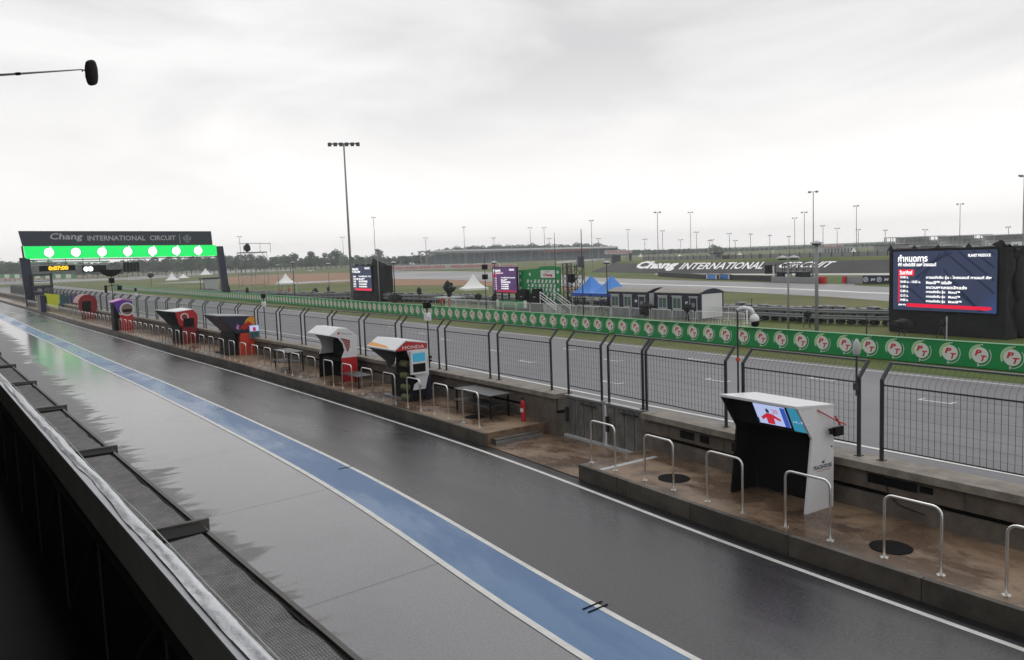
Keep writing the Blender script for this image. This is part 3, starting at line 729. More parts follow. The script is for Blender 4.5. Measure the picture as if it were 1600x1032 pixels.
mb = MB(); mb.disc((.45, -.006, 1.85), (1, 0, 0), (0, 0, 1), .28, 0, 18); mb.disc((.45, -.009, 1.85), (1, 0, 0), (0, 0, 1), .20, 1, 18); mb.build('round_badge', [m_pale, m_dred], t)

# 6 purple stand with red base
x0 = K(77.5) + .2
t = thing('pit_console', 'purple and pink console with a round grey emblem above a bright red base', 'console', (x0, 77.4, PZ), KA(78))
W = 3.4
mb = MB(); side(mb, [(.2, 1.6), (1.4, 1.4), (1.42, 2.5), (.7, 2.72), (-.1, 2.5)], 0, .1); mb.build('side_panel', m_purp, t)
mb = MB(); mb.prism([(-.2, 2.48), (.7, 2.70), (1.45, 2.5), (1.45, 2.55), (.7, 2.78), (-.2, 2.55)], -.02, 1.8); mb.build('roof', m_pink, t)
mb = MB(); side(mb, [(.35, 0), (1.4, 0), (1.4, 1.35), (.35, 1.35)], -.05, .8); mb.build('base', m_red, t)
mb = MB(); mb.disc((.95, -.08, 1.85), (1, 0, 0), (0, 0, 1), .60, 0, 24); mb.disc((.95, -.084, 1.85), (1, 0, 0), (0, 0, 1), .48, 1, 24); mb.box(.6, 1.3, -.095, -.086, 1.6, 1.85, 2); mb.build('round_emblem', [m_pale, mat('brown_grey_paint', (.22, .16, .14), .6), m_black], t)
mb = MB(); mb.prism([(-.1, 0), (.3, 0), (.3, 2.45), (-.1, 2.45)], .1, 1.4); mb.build('interior', m_black, t)

def YAT(px, off, z=1.5):
    lo, hi = 2., 260.
    for _ in range(50):
        mm = (lo + hi) / 2
        if PR(K(mm) + off, mm, z)[0] > px: lo = mm
        else: hi = mm
    return mm
# 7 round red stand
y7 = YAT(127, .9); x0 = K(y7) + .9
t = thing('pit_console', 'dull red rounded console with black opening, left of the purple one', 'console', (x0, y7, PZ), KA(y7)); t.scale = (1.25, 1.2, 1.05)
arc = [(.55 + .75 * math.cos(a), 1.7 + .85 * math.sin(a)) for a in [R(k * 18) for k in range(11)]]
mb = MB(); mb.prism([(1.3, .3)] + arc + [(-.2, .9), (.0, .3)], 0, .1); mb.prism([(1.32, 1.7)] + [(a * 1.02, b * 1.02) for a, b in arc] + [(a, b) for a, b in arc[::-1]], .1, 3.0); mb.build('shell', m_dred, t)
mb = MB(); mb.prism([(.0, 0), (.7, 0), (.8, 1.9), (.1, 1.9)], -.04, -.01); mb.build('opening', m_black, t)
mb = MB(); mb.prism([(.2, 0), (1.2, 0), (1.2, .8), (.2, .8)], -.05, .5); mb.build('base', m_dred, t)
# 8 lime / teal / blue one
y8 = YAT(72, .3); x0 = K(y8) + .3
t = thing('pit_console', 'lime, teal and blue curved console with red foot, furthest but one', 'console', (x0, y8, PZ), KA(y8)); t.scale = (1.5, 1.2, .88)
mb = MB(); mb.prism([(.1, .9), (.9, .2), (1.0, 1.2), (1.15, 2.55), (-.1, 2.9), (.1, 2.2)], 0, .1); mb.build('lime_side', m_lime, t)
mb = MB(); mb.prism([(1.1, .9), (1.75, .9), (1.9, 1.6), (1.6, 2.4), (1.17, 2.55)], 0, .1); mb.build('teal_side', m_teal, t)
mb = MB(); mb.prism([(1.80, 1.1), (2.6, 1.1), (2.6, 2.5), (1.66, 2.4), (1.93, 1.6)], 0, .1); mb.build('blue_side', m_lblue, t)
mb = MB(); mb.prism([(1.8, .85), (2.6, .85), (2.6, 1.1), (1.8, 1.1)], -.02, .1); mb.build('red_foot', m_dred, t)
mb = MB(); mb.prism([(-.6, 3.1), (1.1, 2.56), (2.6, 2.52), (2.6, 2.6), (1.1, 2.66), (-.6, 3.2)], .1, 3.5); mb.prism([(-.4, 0), (.3, 0), (.3, 2.4), (-.4, 2.6)], .3, 3); mb.build('body', m_navy, t)
# 9 black tower behind
y9 = YAT(52, 1.2, 3); x0 = K(y9) + 1.2
t = thing('camera_tower', 'black box-framed tower on the pit wall under the start gantry', 'tower', (x0, y9, 0), KA(y9)); t.scale = (1.1, 1.1, 1)
mb = MB()
for a in (0, 2.4):
    for b in (0, 1.5): mb.box(a, a + .16, b, b + .16, PZ, 5.6)
for zz in (3.4, 4.3, 5.2): mb.box(-.05, 2.6, -.05, 1.7, zz, zz + .3 if zz != 4.3 else zz + .1)
mb.build('frame', m_post, t)
mb = MB(); mb.box(.2, 2.3, .1, 1.5, 2.2, 3.4); mb.build('cladding', m_navy, t)
mb = MB(); mb.disc((.8, -.06, 2.9), (1, 0, 0), (0, 0, 1), .35, 0, 16); mb.disc((1.7, -.06, 2.9), (1, 0, 0), (0, 0, 1), .35, 0, 16); mb.build('lamp', m_grey, t)

# tables
def table(label, x, y, lx, ly, h, mt, leg, shelf=None, cat='table'):
    t = thing('trackside_table', label, cat, (x, y, PZ), KA(y))
    mb = MB(); mb.box(0, lx, 0, ly, h - .035, h); mb.build('table_top', mt, t)
    for a in (.05, lx - .09):
        for b in (.06, ly - .1):
            mb = MB(); mb.box(a, a + .05, b, b + .05, 0, h - .035); mb.build('leg', leg, t)
    if shelf: mb = MB(); mb.box(-.1, lx * .75, .1, ly - .1, shelf - .03, shelf); mb.build('shelf', mt, t)
    return t
m_tab = mat('wet_grey_tabletop', (.05, .053, .057), .42, var=.2)
x, y = G(729, 647, PZ)
table('large black table with glossy top in front of the pit wall, beside the extinguisher', x + .05, 21.7, .85, 2.3, .78, m_tab, m_black, .42)
x, y = G(530, 598, PZ)
table('low grey bench-like table beside the tall white console', x - .1, 31.0, .75, 1.8, .5, m_tab, m_black)
x, y = G(440, 578, PZ)
table('small grey table with a lower shelf between the navy and white consoles', x, 38.6, .85, 2.1, .95, m_tab, m_black, .45)

# trackside masts on the pit platform / fence
def mast(name, label, cat, x, y, z0, z1, r=.02):
    t = thing(name, label, cat, (x, y, 0)); mb = MB(); mb.tube([(0, 0, z0), (0, 0, z1)], r, 8); mb.build('mast', m_post, t); return t
y = 12.45; x = K(y) + 2.66
t = mast('surveillance_camera', 'white domed pan-tilt camera hung on a thin mast behind the console', 'camera', x, y, 1.35, 4.27, .022)
mb = MB(); mb.tube([(0, 0, 4.22), (.06, -.14, 4.28), (.12, -.30, 4.24), (.14, -.36, 4.12)], .05, 8); mb.build('arm', m_wpan, t, True)
mb = MB(); mb.ell((.14, -.38, 4.02), (.11, .11, .12), 12, 8); hd = mb.build('camera_head', m_wpan, t, True)
mb = MB(); mb.ell((.14, -.40, 3.93), (.095, .095, .10), 12, 8); mb.build('dome', m_black, hd, True)
mb = MB(); mb.tube([(0, 0, 3.02), (0, 0, 3.09)], .05, 8); mb.build('red_tape', m_ored, t)
y = 9.32; x = K(y) + 2.66
t = mast('weather_sensor', 'white cylindrical sensor on a slim pole fixed to the fence post right of the console', 'sensor', x, y, 2.6, 3.45, .022)
mb = MB(); mb.tube([(0, 0, 3.42), (0, 0, 3.47), (0, 0, 3.66), (0, 0, 3.70), (0, 0, 3.76)], [.05, .075, .075, .05, .02], 12); mb.build('sensor_head', m_lgrey, t, True)
mb = MB(); mb.box(-.06, .0, -.04, .04, 2.72, 2.86); mb.build('junction_box', m_post, t)
for y, ztp, lb in ((28.0, 3.75, 'black and white camera on a mast beside the red and white console'), (46.9, 3.75, 'small black camera on a short mast above the navy console'), (80.5, 3.75, 'small black trackside camera above the fence right of the purple console')):
    x = K(y) + 2.6
    t = mast('trackside_camera', lb, 'camera', x, y, 1.35, ztp, .03)
    mb = MB(); mb.box(-.09, .09, -.16, .16, ztp - .02, ztp + .22); mb.tube([(0, -.16, ztp + .1), (0, -.28, ztp + .1)], .06, 8); mb.build('camera_body', m_black, t)
    mb = MB(); mb.box(-.1, .1, -.14, .1, ztp - .5, ztp - .2); mb.tube([(0, -.14, ztp - .35), (0, -.2, ztp - .35)], .07, 8); mb.build('lower_camera', m_wpan, t)

# ------------------------------------------------------------------ green advertising barrier
t = thing('advertising_barrier', 'long green barrier with a row of round red and white emblems beyond the track', 'barrier')
ys = [6, 10] + list(np.arange(15, 150, 1.0)) + list(np.arange(150, 261, 10))
mb = MB(); vs = []
for y in ys: b = Bx(y); vs += [(b, y, 0), (b + .35, y, 0), (b + .35, y, 1.10), (b, y, 1.10)]
for i in range(len(ys) - 1):
    p = 4 * i; q = p + 4
    mb.f += [(p, q, q + 3, p + 3), (p + 3, q + 3, q + 2, p + 2), (p + 2, q + 2, q + 1, p + 1)]; mb.m += [0, 0, 0]
mb.v = vs; mb.f.append((0, 1, 2, 3)); mb.m.append(0)
mb.build('board', m_green, t)
mb = MB()
for y in np.arange(9.3, 140, 5.24): b = Bx(y); mb.box(b - .004, b - .001, y, y + .03, .01, 1.09)
for y in np.arange(7, 140, 7.86): b = Bx(y); mb.box(b - .006, b + .36, y, y + 7.8, 1.101, 1.118, 1)
sm = mb.build('seam_row', [mat('darker_green_seam', (.002, .10, .03), .6), mat('worn_green_edge', (.10, .30, .14), .6)], t); sm['kind'] = 'stuff'
mb = MB()
def arcpoly(r0, r1, a0, a1, n=14):
    A = [R(a0 + (a1 - a0) * k / n) for k in range(n + 1)]
    return [(r0 * math.cos(a), r0 * math.sin(a)) for a in A] + [(r1 * math.cos(a), r1 * math.sin(a)) for a in A[::-1]]
o_ = (-.006, 0, 0); o2 = (-.010, 0, 0); o3 = (-.014, 0, 0)
mb.plate(o_, LR, LU, arcpoly(.36, .455, 88, 205), 1)           # light green crescent above left
mb.plate(o2, LR, LU, arcpoly(.445, .475, 86, 208), 0)
mb.plate(o2, LR, LU, arcpoly(.445, .475, 262, 395), 0)           # pale outline below right
mb.plate(o2, LR, LU, [(.0, .44), (.11, .44), (.11, .52), (.085, .52), (.075, .475), (.0, .475)], 0)
mb.plate(o2, LR, LU, [(.0, -.44), (-.11, -.36), (-.11, -.52), (-.085, -.52), (-.07, -.475), (.0, -.475)], 0)
mb.disc(o2, LR, LU, .355, 0, 26)
mb.text('P', Vector(o3) + Vector((0, .23, -.03)), LR, LU, wh=(.25, .26), mi=2, shear=.3, off=.045)
mb.text('T', Vector(o3) + Vector((0, .04, -.26)), LR, LU, wh=(.25, .26), mi=2, shear=.3, off=.045)
em = mb.build('emblem', [m_pale, m_lgreen, m_redl], t)
first = True; y = 15.83 - 1.31 * 3; k = 0
while k < 99:
    o = em if first else em.copy()
    if not first: COL.objects.link(o); o.parent = t
    first = False
    o.location = (Bx(y), y, .57); o.rotation_euler = (0, 0, -math.atan((Bx(y + 1) - Bx(y - 1)) / 2))
    y += 1.31; k += 1
mb = MB()
while y < 255:
    mb.disc((Bx(y) - .02, y, .57), LR, LU, .42, 0, 10)
    mb.plate((Bx(y) - .03, y, .57), LR, LU, [(-.12, -.2), (.0, -.2), (.14, .2), (-.06, .2)], 1)
    y += 1.31
far = mb.build('emblem_row', [m_pale, m_redl], t); far['kind'] = 'stuff'

# ------------------------------------------------------------------ LED screens
def led_text(mb, y_left, x, rows):
    """each line of the screen text becomes a mesh of its own when lines() is called"""
    if not hasattr(mb, 'rows'): mb.rows = []
    for s_, yy, z, w_, h_, mi in rows:
        k = MB(); k.text(s_, (x, y_left - yy, z), LR, LU, wh=(w_, h_), mi=mi, off=.03); mb.rows.append(k)
def lines(mb, mats, parent):
    for k in mb.rows: k.build('text_line', mats, parent)
def shroud(mb, x0, x1, y0, y1, z0, z1, seed, amp=.12, hole=None, taper=.0):
    """wrinkled cloth box: four sides + top as displaced grids; the front (x0) has a window left open"""
    rnd = random.Random(seed); N = Vector
    def disp(p, k): return amp * (mnoise.noise(Vector((p[0] * .9 + seed, p[1] * .9, p[2] * .45))) + .5 * mnoise.noise(Vector((p[0] * 3 + seed, p[1] * 3, p[2] * 1.1))))
    def grid(o, a, b, na, nb, nrm, skip=None):
        vs = []
        for j in range(nb + 1):
            for i in range(na + 1):
                p = Vector(o) + Vector(a) * (i / na) + Vector(b) * (j / nb)
                e = min(1, 4 * min(i / na, 1 - i / na)) * .8 + .2
                vs.append(p + Vector(nrm) * disp(p, 0) * e)
        fs = []
        for j in range(nb):
            for i in range(na):
                if skip and skip(i / na, j / nb, (i + 1) / na, (j + 1) / nb): continue
                fs.append((j * (na + 1) + i, j * (na + 1) + i + 1, (j + 1) * (na + 1) + i + 1, (j + 1) * (na + 1) + i))
        mb.add(vs, fs)
    H_ = z1 - z0
    grid((x0, y1, z0), (0, y0 - y1, 0), (0, 0, H_), 26, 16, (-.35, 0, 0), hole)
    grid((x0, y0, z0), (x1 - x0, 0, 0), (0, 0, H_), 12, 16, (0, -1, 0))
    grid((x1, y0, z0), (0, y1 - y0, 0), (0, 0, H_), 12, 8, (1, 0, 0))
    grid((x1, y1, z0), (x0 - x1, 0, 0), (0, 0, H_), 8, 8, (0, 1, 0))
    grid((x0, y0, z1), (x1 - x0, 0, 0), (0, y1 - y0, 0), 6, 12, (0, 0, 1))
# big screen
ROT = math.atan2(48.15 - 47.55, 28.1 - 21.4)
t = thing('video_screen', 'large lit video screen with schedule text wrapped in black cloth, right of the picture', 'video screen', (47.55, 21.4, 0), -ROT)
Wd = 6.55
mb = MB(); shroud(mb, .06, 1.9, -.35, Wd + .25, 0, 5.15, 3, .30)
for yy, hh in ((.0, .42), (1.75, .28), (3.6, .24), (5.1, .26), (6.7, .3)):
    mb.add([(.04, yy - .28, 5.1), (.04, yy + .25, 5.1), (.5, yy, 5.05), (.02, yy, 5.15 + hh)], [(0, 1, 3), (1, 2, 3), (2, 0, 3)])
mb.add([(.1, -.35, 5.2), (.1, .5, 5.3), (.9, -.45, 4.4), (1.0, .5, 5.1), (.1, -.1, 5.55)], [(0, 4, 1), (0, 2, 4), (2, 3, 4), (1, 4, 3)])
mb.ell((1.7, -.3, 1.1), (.7, .55, 1.35), 10, 7, jit=.12); mb.ell((1.5, -.35, 3.2), (.6, .25, 1.4), 10, 7, jit=.1)
mb.build('cloth_cover', m_cloth, t, True)
mb = MB(); mb.box(-.02, .06, .02, Wd, 1.38, 5.06); mb.build('screen_frame', m_black, t)
mb = MB(); c = [(-.03, .08, 1.42), (-.03, Wd - .08, 1.42), (-.03, Wd - .08, 5.02), (-.03, .08, 5.02)]; mb.add(c, [(0, 1, 2, 3)])
pic = mb.build('display', e_grad, t)
mb = MB(); yl = Wd - .08
def bar(mb, a, b, w_, mi, x=-.034):
    (u0, v0), (u1, v1) = a, b; d = Vector((u1 - u0, v1 - v0)).normalized(); n_ = Vector((-d.y, d.x)) * w_ / 2
    mb.plate((x, yl, 0), LR, LU, [(u0 + n_.x, v0 + n_.y), (u1 + n_.x, v1 + n_.y), (u1 - n_.x, v1 - n_.y), (u0 - n_.x, v0 - n_.y)], mi)
for k in range(4): bar(mb, (3.3 + k * .85, 4.98), (6.25, 2.35 + k * .72 + .2), .13, 0)
for k in range(3): bar(mb, (1.55, 2.9 + .5 * k), (3.1 + k * .35, 4.9), .12, 0)
for k in range(3): bar(mb, (3.3 + .2 * k, 3.9 - .5 * k), (5.4 + .1 * k, 1.5), .12, 0)
bar(mb, (.8, 3.0), (2.2, 1.9), .12, 0); bar(mb, (2.3, 1.5), (3.2, 2.4), .10, 0)
mb.build('chevrons', e_strp, pic)
x = -.042
mb = MB()
led_text(mb, yl, x, [('กำหนดการ', .33, 4.38, 1.95, .44, 0), ('พีที กรังด์ปรีซ์ ออฟ ไทยแลนด์', .33, 4.10, 2.5, .24, 0), ('PLANET PADDOCK', 4.75, 4.62, 1.3, .17, 0)])
led_text(mb, yl, x - .006, [('วันอาทิตย์', .45, 3.60, .85, .26, 0)])
led_text(mb, yl, x, [('10:40 น.', .5, 3.36, .55, .16, 0), ('10:40 น. - 10:55 น.', .5, 3.08, 1.35, .16, 0), ('11:00 น.', .5, 2.79, .55, .16, 0), ('12:00 น.', .5, 2.51, .55, .16, 0), ('12:15 น.', .5, 2.23, .55, .16, 0), ('14:00 น.', .5, 1.96, .55, .16, 0)])
led_text(mb, yl, x, [('การแข่งขัน รุ่น : ไทยแลนด์ ทาเลนท์ คัพ', 2.2, 3.30, 3.9, .24, 0), ('MotoGP™ วอร์มอัพ', 2.2, 3.03, 1.6, .21, 0), ('ขบวนพาเหรดนักแข่ง', 2.2, 2.75, 2.5, .21, 0), ('การแข่งขัน รุ่น', 2.2, 2.45, 1.2, .22, 0), ('Moto3™', 3.6, 2.49, .7, .15, 0), ('การแข่งขัน รุ่น', 2.2, 2.17, 1.2, .22, 0), ('Moto2™', 3.6, 2.21, .7, .15, 0), ('การแข่งขัน รุ่น', 2.2, 1.89, 1.2, .22, 0), ('MotoGP™', 3.6, 1.93, .8, .15, 0), ('(08:47)', .38, 1.66, .5, .13, 0)])
lines(mb, e_white, pic)
mb = MB()
mb.plate((x + .004, yl, 0), LR, LU, [(.36, 3.52), (1.42, 3.52), (1.42, 3.92), (.36, 3.92)], 1)
mb.plate((x + .002, yl, 0), LR, LU, [(.36, 1.88), (.45, 1.88), (.45, 3.52), (.36, 3.52)], 0)
mb.plate((x, yl, 0), LR, LU, [(.95, 1.62), (6.0, 1.58), (6.15, 1.70), (6.08, 1.78), (.95, 1.84)], 0)
mb.build('red_bars', [e_red, e_red], pic)
t['label'] = 'largest lit video screen, schedule in white text, wrapped in black cloth, far right'

# second screen (left)
t = thing('video_screen', 'lit screen in a tall black shroud at the foot of the tallest floodlight mast', 'video screen', (46.8, 102.3, 0), 0)
Wd = 7.0
mb = MB(); shroud(mb, .2, 2.6, -1.2, Wd + .3, 0, 4.9, 9, .35)
mb.add([(.0, -.6, 5.0), (.1, .4, 4.9), (2.6, -1.2, 4.7), (.1, -.4, 6.0), (1.6, .3, 4.9)], [(0, 3, 1), (0, 2, 3), (2, 4, 3), (1, 3, 4)])
for yy in (1.6, 3.4, 5.6): mb.ell((.3, yy, 4.95), (.3, .6, .3), 6, 5, jit=.2)
mb.build('cloth_cover', m_cloth, t, True)
mb = MB(); mb.box(-.02, .2, 0, Wd, 1.4, 5.0); mb.build('screen_frame', m_black, t)
mb = MB(); mb.add([(-.04, .05, 1.45), (-.04, Wd - .05, 1.45), (-.04, Wd - .05, 4.95), (-.04, .05, 4.95)], [(0, 1, 2, 3)]); pic = mb.build('display', e_grad, t)
mb = MB(); yl = Wd - .05
led_text(mb, yl, -.05, [('กำหนดการ', .2, 4.35, 2.4, .45, 0), ('พีที กรังด์ปรีซ์', .2, 4.0, 3.0, .3, 0), ('PADDOCK', 4.8, 4.5, 1.7, .28, 0), ('การแข่งขัน รุ่น : ไทย', 2.6, 3.35, 4.1, .3, 0), ('MotoGP™', 2.6, 3.0, 2.0, .28, 0), ('ขบวนพาเหรด', 2.6, 2.65, 2.9, .28, 0), ('การแข่งขัน', 2.6, 2.3, 2.7, .28, 0), ('การแข่งขัน', 2.6, 1.95, 2.7, .28, 0), ('10:40', .7, 3.35, .9, .26, 0), ('10:50', .7, 3.0, .9, .26, 0), ('11:00', .7, 2.65, .9, .26, 0), ('12:00', .7, 2.3, .9, .26, 0), ('12:15', .7, 1.95, .9, .26, 0), ('•', 1.8, 3.0, .5, .25, 0)])
lines(mb, e_white, pic)
mb = MB(); mb.plate((-.045, yl, 0), LR, LU, [(1.2, 1.5), (6.8, 1.5), (6.8, 1.8), (1.2, 1.8)], 0); mb.plate((-.045, yl, 0), LR, LU, [(.1, 1.9), (.45, 1.9), (.45, 3.9), (.1, 3.9)], 0); mb.build('red_bars', e_red, pic)
# third screen
t = thing('video_screen', 'purple-lit screen on black legs left of the green stage backdrop', 'video screen', (47.0, 67.5, 0), 0)
Wd = 4.6
mb = MB(); mb.box(0, .18, 0, Wd, 1.75, 4.5); mb.build('screen_frame', m_black, t)
for yy in (.3, 1.6, 2.9, 4.2): mb = MB(); mb.box(.02, .16, yy, yy + .14, 0, 1.75); mb.build('leg', m_black, t)
mb = MB(); mb.add([(-.02, .08, 1.82), (-.02, Wd - .08, 1.82), (-.02, Wd - .08, 4.44), (-.02, .08, 4.44)], [(0, 1, 2, 3)]); pic = mb.build('display', e_viol, t)
mb = MB(); yl = Wd - .08
led_text(mb, yl, -.03, [('กำหนดการ', .15, 4.0, 1.4, .3, 0), ('PADDOCK', 3.2, 4.1, .9, .2, 0), ('พีที กรังด์ปรีซ์ ออฟ', .15, 3.78, 1.9, .18, 1), ('การแข่งขัน รุ่น ไทยแลนด์', 1.6, 3.28, 2.6, .18, 0), ('MotoGP™', 1.6, 3.05, 1.1, .17, 0), ('ขบวนพาเหรด', 1.6, 2.82, 1.7, .17, 0), ('การแข่งขัน', 1.6, 2.6, 1.4, .17, 0), ('การแข่งขัน', 1.6, 2.38, 1.4, .17, 0), ('การแข่งขัน', 1.6, 2.16, 1.4, .17, 0)])
led_text(mb, yl, -.03, [('10:4%d' % k, .25, 3.25 - .23 * k, .5, .16, 1) for k in range(6)])
lines(mb, [e_white, e_lpink], pic)
mb = MB(); mb.plate((-.025, yl, 0), LR, LU, [(.8, 1.86), (4.3, 1.86), (4.3, 2.05), (.8, 2.05)], 1); mb.plate((-.025, yl, 0), LR, LU, [(.15, 3.5), (.75, 3.5), (.75, 3.72), (.15, 3.72)], 0); mb.build('red_bars', [e_red, e_dred], pic)

# ------------------------------------------------------------------ start gantry
GYY = 150.0; gx0, gx1 = 8.5, 39.4
t = thing('start_gantry', 'start line gantry over the track with dark lettered banner and bright green screen', 'gantry', (0, GYY, 0))
mb = MB(); mb.prism([(gx0 - .1, 0), (gx0 + 1.2, 0), (gx0 + .9, 8.2), (gx0 - .5, 8.2)], .3, 1.5); mb.build('pillar', m_navy, t)
mb = MB(); mb.prism([(gx1 - .1, 0), (gx1 + 1.1, 0), (gx1 + .4, 9.3), (gx1 - .7, 9.3)], .3, 1.5); mb.build('pillar', m_navy, t)
mb = MB(); mb.prism([(8.6, 10.05), (37.9, 9.55), (37.8, 12.0), (8.2, 12.45)], .0, 1.3); mb.build('banner_box', mat('slate_banner', (.022, .030, .045), .5, var=.1), t)
mb = MB(); mb.prism([(8.9, 8.0), (38.5, 7.6), (38.5, 9.35), (38.2, 9.53), (8.7, 10.0)], -.15, 1.2); mb.build('green_screen', e_green, t)
mb = MB(); mb.prism([(8.5, 8.05), (8.72, 8.0), (8.6, 10.0), (8.4, 10.05)], -.2, 1.3); mb.prism([(gx0, 7.7), (gx1 + .3, 7.35), (gx1 + .3, 7.5), (gx0, 7.85)], .9, 1.1); mb.build('beam', m_post, t)
mb = MB(); ru = (1, 0, -.016)
mb.text('Chang', (12.35, -.02, 10.70), ru, (0, 0, 1), wh=(4.7, 1.35), mi=0, shear=.18, off=.02)
mb.text('INTERNATIONAL', (17.9, -.02, 10.72), ru, (0, 0, 1), wh=(8.9, .85), mi=0, off=.02)
mb.text('CIRCUIT', (27.5, -.02, 10.58), ru, (0, 0, 1), wh=(4.2, .83), mi=0, off=.02)
mb.plate((32.35, -.02, 9.95), (1, 0, 0), (0, 0, 1), [(0, 0), (.08, 0), (.08, 1.6), (0, 1.6)], 0)
mb.build('lettering', m_lgrey, t)
mb = MB(); o_ = (33.6, -.03, 10.85)
mb.plate(o_, (1, 0, 0), (0, 0, 1), arcpoly(.42, .55, 40, 140, 8), 0); mb.plate(o_, (1, 0, 0), (0, 0, 1), [(-.5, -.5), (-.75, .1), (-.45, .35), (-.35, -.1), (-.2, -.3)], 0); mb.plate(o_, (1, 0, 0), (0, 0, 1), [(.5, -.5), (.75, .1), (.45, .35), (.35, -.1), (.2, -.3)], 0)
mb.plate(o_, (1, 0, 0), (0, 0, 1), [(-.12, -.5), (.12, -.5), (.2, .1), (.0, .7), (-.2, .1)], 0); mb.plate(o_, (1, 0, 0), (0, 0, 1), [(-.4, -.75), (.4, -.75), (.3, -.58), (-.3, -.58)], 0)
mb.build('crest', m_grey, t)
for k, px in enumerate((76, 118, 159, 199, 238, 275, 309)):
    cx = GY(px, 390, GYY)[0]; cz = 8.98 - (cx - 8.7) * .0145
    mb = MB(); o_ = (cx, -.16, cz); s_ = .86
    mb.disc((cx, -.165, cz), (1, 0, 0), (0, 0, 1), s_ * .95, 1, 24); mb.disc((cx, -.172, cz), (1, 0, 0), (0, 0, 1), s_ * .84, 0, 24)
    if k % 2 == 0 or k > 2: mb.plate((cx, -.172, cz), (1, 0, 0), (0, 0, 1), [(.1, .75), (.25, 1.0), (.5, .6)], 0)
    mb.plate((cx, -.172, cz), (1, 0, 0), (0, 0, 1), [(-.4, -.6), (-.1, -.98), (.15, -.75)] if k in (2, 3, 4) else [(-.4, -.6), (.1, -.85), (.5, -.5)], 0)
    mb.build('lit_emblem', [e_white, e_dgreen], t)
mb = MB(); mb.box(10.6, 15.8, .5, .7, 5.9, 6.8); cb = mb.build('countdown_clock', m_black, t)
mb = MB(); mb.text('0:07:00', (11.9, .49, 6.0), (1, 0, 0), (0, 0, 1), wh=(2.9, .75), off=.07); mb.build('lit_digits', e_amber, cb)
mb = MB(); mb.box(16.8, 20.4, .5, .7, 5.5, 6.6); cb = mb.build('lap_board', m_black, t)
mb = MB(); mb.text('00', (16.95, .49, 5.6), (1, 0, 0), (0, 0, 1), wh=(1.5, .9), off=.12); mb.build('lit_digits', e_white, cb)
for cx in (12, 14.5, 17, 19.5): mb = MB(); mb.tube([(cx, .6, 6.6), (cx, .6, 7.9)], .05, 5); mb.build('hanger', m_post, t)
mb = MB(); mb.tube([(9, .6, 7.4), (21, .6, 7.2)], .12, 5); mb.tube([(9, .6, 6.95), (21, .6, 6.75)], .05, 5); mb.build('truss', m_lgrey, t)
for k in range(5):
    mb = MB(); cx = 23.0 + k * .52; mb.box(cx, cx + .42, .2, .6, 5.3, 6.9); lb_ = mb.build('start_light', m_black, t)
    mb = MB(); mb.tube([(cx + .21, .4, 6.9), (cx + .21, .4, 7.7)], .03, 4); mb.build('hanger', m_post, lb_)

# ------------------------------------------------------------------ infield furniture behind the barrier
# tyre stacks + guard rail
ts = thing('tyre_stack', 'grey covered stack of tyres in the long row behind the infield guard rail', 'tyre stack', group='tyre stacks lined up behind the infield guard rail')
mb = MB()
for k in range(4):
    z = .15 + k * .27
    mb.tube([(0, 0, z - .125), (0, 0, z - .08), (0, 0, z + .08), (0, 0, z + .125)], [.27, .34, .34, .27], 10)
mb.build('tyres', m_tyre, ts, True)
mb = MB(); mb.add([(-.36, -.33, 1.13), (.36, -.33, 1.13), (.42, .33, 1.18), (-.36, .33, 1.16), (-.38, -.34, .55), (-.38, .34, .5), (-.37, .0, .72)], [(0, 1, 2, 3), (0, 3, 5, 4)])
mb.build('cover_sheet', m_tarp, ts)
row = [(55.5, 8), (53.4, 22.5), (50.8, 34), (50.8, 40), (50.8, 60), (50.4, 87), (48.5, 98), (48.2, 110), (44, 120), (41.5, 141), (41, 175)]
rx = [p[0] for p in row]; ry = [p[1] for p in row]
first = True; y = 10.0
while y < 172:
    if not (27.6 < y < 20):
        x = float(np.interp(y, ry, rx)) + random.uniform(-.1, .1)
        sc_ = random.uniform(.92, 1.12)
        if first: ts.location = (x, y, 0); first = False
        else: copy_tree(ts, (x, y, 0), random.uniform(-.25, .25), scale=(1, 1, sc_))
    y += .78 if y < 70 else 1.0
gr = thing('guard_rail', 'galvanized double guard rail with posts in front of the row of tyre stacks', 'guard rail')
yy = list(np.arange(8, 176, 2.0))
for z0, nm in ((.35, 'rail'), (.78, 'rail')):
    mb = MB(); vs = []
    for y in yy: x = float(np.interp(y, ry, rx)) - .55; vs += [(x, y, z0), (x - .07, y, z0 + .08), (x, y, z0 + .16), (x - .07, y, z0 + .24), (x, y, z0 + .3)]
    mb.add(vs, [(5 * i + k, 5 * i + k + 1, 5 * i + k + 6, 5 * i + k + 5) for i in range(len(yy) - 1) for k in range(4)]); mb.build(nm, m_grey, gr)
for y in yy[::1][:84]:
    x = float(np.interp(y, ry, rx)) - .45
    mb = MB(); mb.box(x, x + .12, y - .06, y + .06, 0, 1.25); mb.build('post', m_grey, gr)

